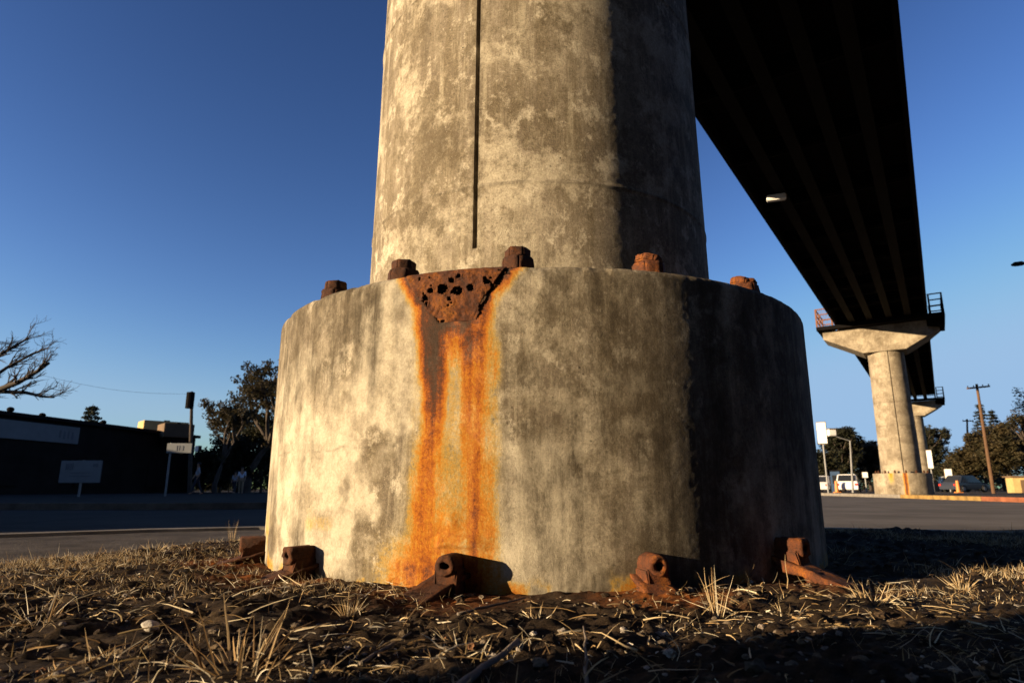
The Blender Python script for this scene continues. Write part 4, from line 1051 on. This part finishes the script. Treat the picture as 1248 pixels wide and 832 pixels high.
# left: the big leafy tree and its neighbours
tree(base_at(300, 50), height(300, 426, 50), 1.0, 'large open-crowned leafy tree rising left of the footing', 'leaf_olive', 3, dens=95, size=.12, trunk_r=.34, fork=.36, clump=.58, fill=34, fw=.24, fz=(.66, .30))
tree(base_at(262, 46), height(250, 474, 46), .9, 'smaller leafy tree with an open crown right behind the utility pole', 'leaf_olive', 9, dens=75, size=.11, trunk_r=.2, fork=.36, clump=.45, fill=8, fw=.28, fz=(.75, .2))
for px, Y, py, fw, lab in ((247, 54, 548, .75, 'low dark bush behind the walking person'), (268, 52, 528, .5, 'dark bushy tree between the walking and standing people'), (292, 56, 508, .42, 'tall dark bushy tree right behind the standing people'), (318, 53, 500, .45, 'dark bushy tree close against the left side of the footing'), (345, 56, 490, .45, 'dark bushy tree half hidden by the left side of the footing')):
    H_ = height(px, py, Y)
    tree(base_at(px, Y), H_, 1.0, lab, 'leaf_dark', int(px), dens=80, size=.14, trunk_r=.12, fork=.25, clump=.55, fill=int(60 + 10 * H_), fw=fw, fz=(.48, .50), levels=2)
conifer(base_at(98, 62), height(98, 492, 62), 2.4, 'small dark conifer poking up behind the flat roof', 21)
# right
for px, Y, py, fw, leaf, lab in ((1062, 74, 536, .42, 'leaf_dark', 'dark round tree left of the far column'), (1029, 72, 520, .40, 'leaf_dark', 'dark tree with pale gaps behind the white lantern'), (1000, 66, 548, .5, 'leaf_dark', 'dark tree behind the cream sign box'),
        (1141, 86, 518, .36, 'leaf_dark', 'dark tree directly right of the far column'), (1162, 82, 560, .6, 'leaf_dark', 'low dark tree behind the silver van'), (1112, 90, 540, .5, 'leaf_dark', 'dark tree behind the far footing'),
        (1178, 70, 548, .5, 'leaf_olive', 'low olive tree left of the leaning pole'), (1200, 68, 520, .42, 'leaf_olive', 'broad olive tree behind the leaning pole'), (1233, 64, 512, .42, 'leaf_olive', 'broad olive tree at the right edge over the tan booth'), (1268, 66, 520, .45, 'leaf_olive', 'olive tree just beyond the right edge')):
    H_ = height(px, py, Y)
    tree(base_at(px, Y), H_, 1.05, lab, leaf, int(px), dens=95, size=.16, trunk_r=.22, fork=.26, clump=.5, fill=int(110 + 16 * H_), fw=fw, fz=(.54, .46))
tree(base_at(1285, 58), height(1260, 474, 58), 1.15, 'taller tree reaching in from beyond the right edge', 'leaf_olive', 38, dens=80, size=.13, trunk_r=.3, fork=.34, clump=.6, fill=16, fw=.34, fz=(.75, .2))
conifer(base_at(1210, 84), height(1206, 490, 84), 2.4, 'taller pointed conifer right of the leaning pole', 41)
conifer(base_at(1225, 86), height(1221, 498, 86), 2.0, 'shorter pointed conifer beside the taller one', 42)

def hedge(px0, px1, Y, H, label, mat):
    a_, b_ = at(px0, 598, Y), at(px1, 598, Y); rnd = random.Random(int(px0)); L = b_.x - a_.x
    o = empty('hedge', (a_.x, Y, 0), 0, label, 'hedge', 'clipped hedges behind the trees')
    cs = [(Vector((rnd.uniform(0, L), rnd.uniform(-.5, .5), rnd.uniform(.1, H - .3))), rnd.uniform(.35, .6)) for _ in range(int(L * H * 3.2))]
    V, Fc = leaves(cs, 90, .15, rnd, .8); mesh_obj('foliage', V, Fc, M[mat], o)
    bm = bmesh.new()
    for k in range(int(L / .8)): tube(bm, [(k * .8, 0, -.1), (k * .8 + rnd.uniform(-.1, .1), 0, H * .8)], [.04, .02], 5)
    bm_obj('stems', bm, M['bark'], o)
hedge(236, 350, 60, 2.6, 'dark hedge behind the trees and people on the left', 'leaf_dark')
hedge(985, 1300, 94, 3.2, 'long dark hedge behind the trees on the right', 'leaf_dark')
# far wood closing the horizon behind everything
rw = random.Random(77)
cs = [(Vector((rw.uniform(-70, 95), 118 + rw.uniform(-3, 3), 0)), 0) for _ in range(900)]
cs = [(Vector((c.x, c.y, rw.random() ** .8 * (3.2 + 2.6 * mnoise.noise(Vector((c.x * .11, 0, 0))) + 1.2 * mnoise.noise(Vector((c.x * .5, 3, 0)))))), rw.uniform(.7, 1.3)) for c, _ in cs]
V, Fc = leaves(cs, 34, .30, rw, .8)
tag(mesh_obj('distant_wood', V, Fc, M['leaf_dark']), 'distant dark wood closing the horizon beyond the road', 'wood', kind='stuff')

# bare tree at the left edge: long limbs reaching in from the left
def bare_tree():
    rnd = random.Random(5); Y = 30
    b = base_at(-75, Y); o = empty('bare_tree', b, 0, 'bare leafless tree reaching in at the left edge', 'tree')
    bm = bmesh.new()
    def P(px, py, dy=0): q = at(px, py, Y + dy); return q - b
    def twigs(p, d, L, r, lv):
        pts = [p]; q = p.copy(); n = 4; dd = d.copy()
        for i in range(n):
            dd = (dd + Vector((rnd.gauss(0, .12), rnd.gauss(0, .14), rnd.gauss(.02, .12)))).normalized(); q = q + dd * L / n; pts.append(q.copy())
        tube(bm, pts, [max(.006, r * (1 - .55 * i / n)) for i in range(n + 1)], 5, cap=False)
        if lv <= 0: return
        for k in range(4):
            i = 1 + k % 4; nd = (dd + Vector((rnd.gauss(.15, .45), rnd.gauss(0, .5), rnd.gauss(.12, .5)))).normalized(); twigs(pts[i], nd, L * rnd.uniform(.5, .72), r * .5, lv - 1)
    def limb(pts, r0, lv=2):
        tube(bm, pts, [r0 * (1 - .7 * i / (len(pts) - 1)) for i in range(len(pts))], 8, cap=False)
        for i in range(1, len(pts)):
            d = (pts[i] - pts[i - 1]).normalized()
            for k in range(3): twigs(pts[i - 1].lerp(pts[i], rnd.random() * .9 + .1), (d + Vector((rnd.gauss(.1, .3), rnd.gauss(0, .4), rnd.gauss(.25, .35)))).normalized(), rnd.uniform(.5, .95), r0 * (1 - .7 * i / (len(pts) - 1)) * .6, lv)
    tk = P(-75, 490)
    tube(bm, [Vector((0, 0, -.1)), P(-74, 540), tk], [.34, .28, .26], 10, cap=False)
    limb([tk, P(-35, 482), P(-5, 476, -.5), P(22, 466, -.8), P(46, 452, -1), P(60, 442, -1)], .19)
    limb([tk, P(-30, 490, .5), P(0, 477, .6), P(30, 478, .8), P(52, 483, 1), P(66, 484, 1)], .14)
    limb([tk, P(-40, 455), P(-10, 438), P(14, 424, .4), P(34, 412, .6)], .15)
    limb([tk, P(-60, 430), P(-30, 400), P(-6, 418)], .13)
    limb([tk, P(-20, 468, 1), P(8, 448, 1.2), P(38, 432, 1.5), P(58, 424, 1.5)], .12)
    limb([tk, P(-110, 440), P(-140, 400)], .14); limb([tk, P(-120, 470), P(-170, 455)], .13)
    bm_obj('trunk', bm, M['bark'], o, True)
bare_tree()

# ------------------------------------------------------------------ light, sky, camera
w = bpy.data.worlds.new('World'); S.world = w; w.use_nodes = True
nt = w.node_tree; nt.nodes.clear(); ow = nt.nodes.new('ShaderNodeOutputWorld'); bg = nt.nodes.new('ShaderNodeBackground'); sk = nt.nodes.new('ShaderNodeTexSky')
sk.sky_type = 'NISHITA'; sk.sun_disc = False; sk.sun_elevation = R_(SUN_EL); sk.sun_rotation = R_(SUN_AZ); sk.altitude = 200; sk.air_density = 1.0; sk.dust_density = .4; sk.ozone_density = 3.0
bg.inputs[1].default_value = .058
# graded like slide film: glow limited, deeper zenith, paler horizon
sp = nt.nodes.new('ShaderNodeSeparateColor'); cl = nt.nodes.new('ShaderNodeCombineColor'); nt.links.new(sk.outputs[0], sp.inputs[0])
for i, lim in enumerate((1.52, 2.5, 3.3)):
    q = nt.nodes.new('ShaderNodeMath'); q.operation = 'SMOOTH_MIN'; q.inputs[1].default_value = lim; q.inputs[2].default_value = lim * .35
    nt.links.new(sp.outputs[i], q.inputs[0]); nt.links.new(q.outputs[0], cl.inputs[i])
gm = nt.nodes.new('ShaderNodeGamma'); gm.inputs[1].default_value = 1.7
tn = nt.nodes.new('ShaderNodeMix'); tn.data_type = 'RGBA'; tn.blend_type = 'MULTIPLY'; tn.inputs[0].default_value = 1; tn.inputs[7].default_value = (1.06, .72, .67, 1)
nt.links.new(cl.outputs[0], gm.inputs[0]); nt.links.new(gm.outputs[0], tn.inputs[6]); nt.links.new(tn.outputs[2], bg.inputs[0]); nt.links.new(bg.outputs[0], ow.inputs[0])
sl = bpy.data.lights.new('sun', 'SUN'); sl.energy = 5.0; sl.angle = R_(.5); sl.color = (1., .75, .455)
so = link(bpy.data.objects.new('sun', sl))
sd = Vector((math.sin(R_(SUN_AZ)) * math.cos(R_(SUN_EL)), math.cos(R_(SUN_AZ)) * math.cos(R_(SUN_EL)), math.sin(R_(SUN_EL))))
so.rotation_euler = (-sd).to_track_quat('-Z', 'Y').to_euler()
cam = bpy.data.cameras.new('camera'); co = link(bpy.data.objects.new('camera', cam)); co.location = (0, 0, HC); co.rotation_euler = (math.pi / 2 + TH, 0, 0)
cam.sensor_width = 36; cam.lens = F / 1248 * 36; cam.clip_start = .05; cam.clip_end = 6000
cam.dof.use_dof = True; cam.dof.focus_distance = 2.6; cam.dof.aperture_fstop = 4.5
S.camera = co
S.view_settings.view_transform = 'Standard'; S.view_settings.look = 'None'; S.view_settings.exposure = 1.38; S.view_settings.gamma = 1
S.cycles.max_bounces = 6; S.cycles.use_denoising = True
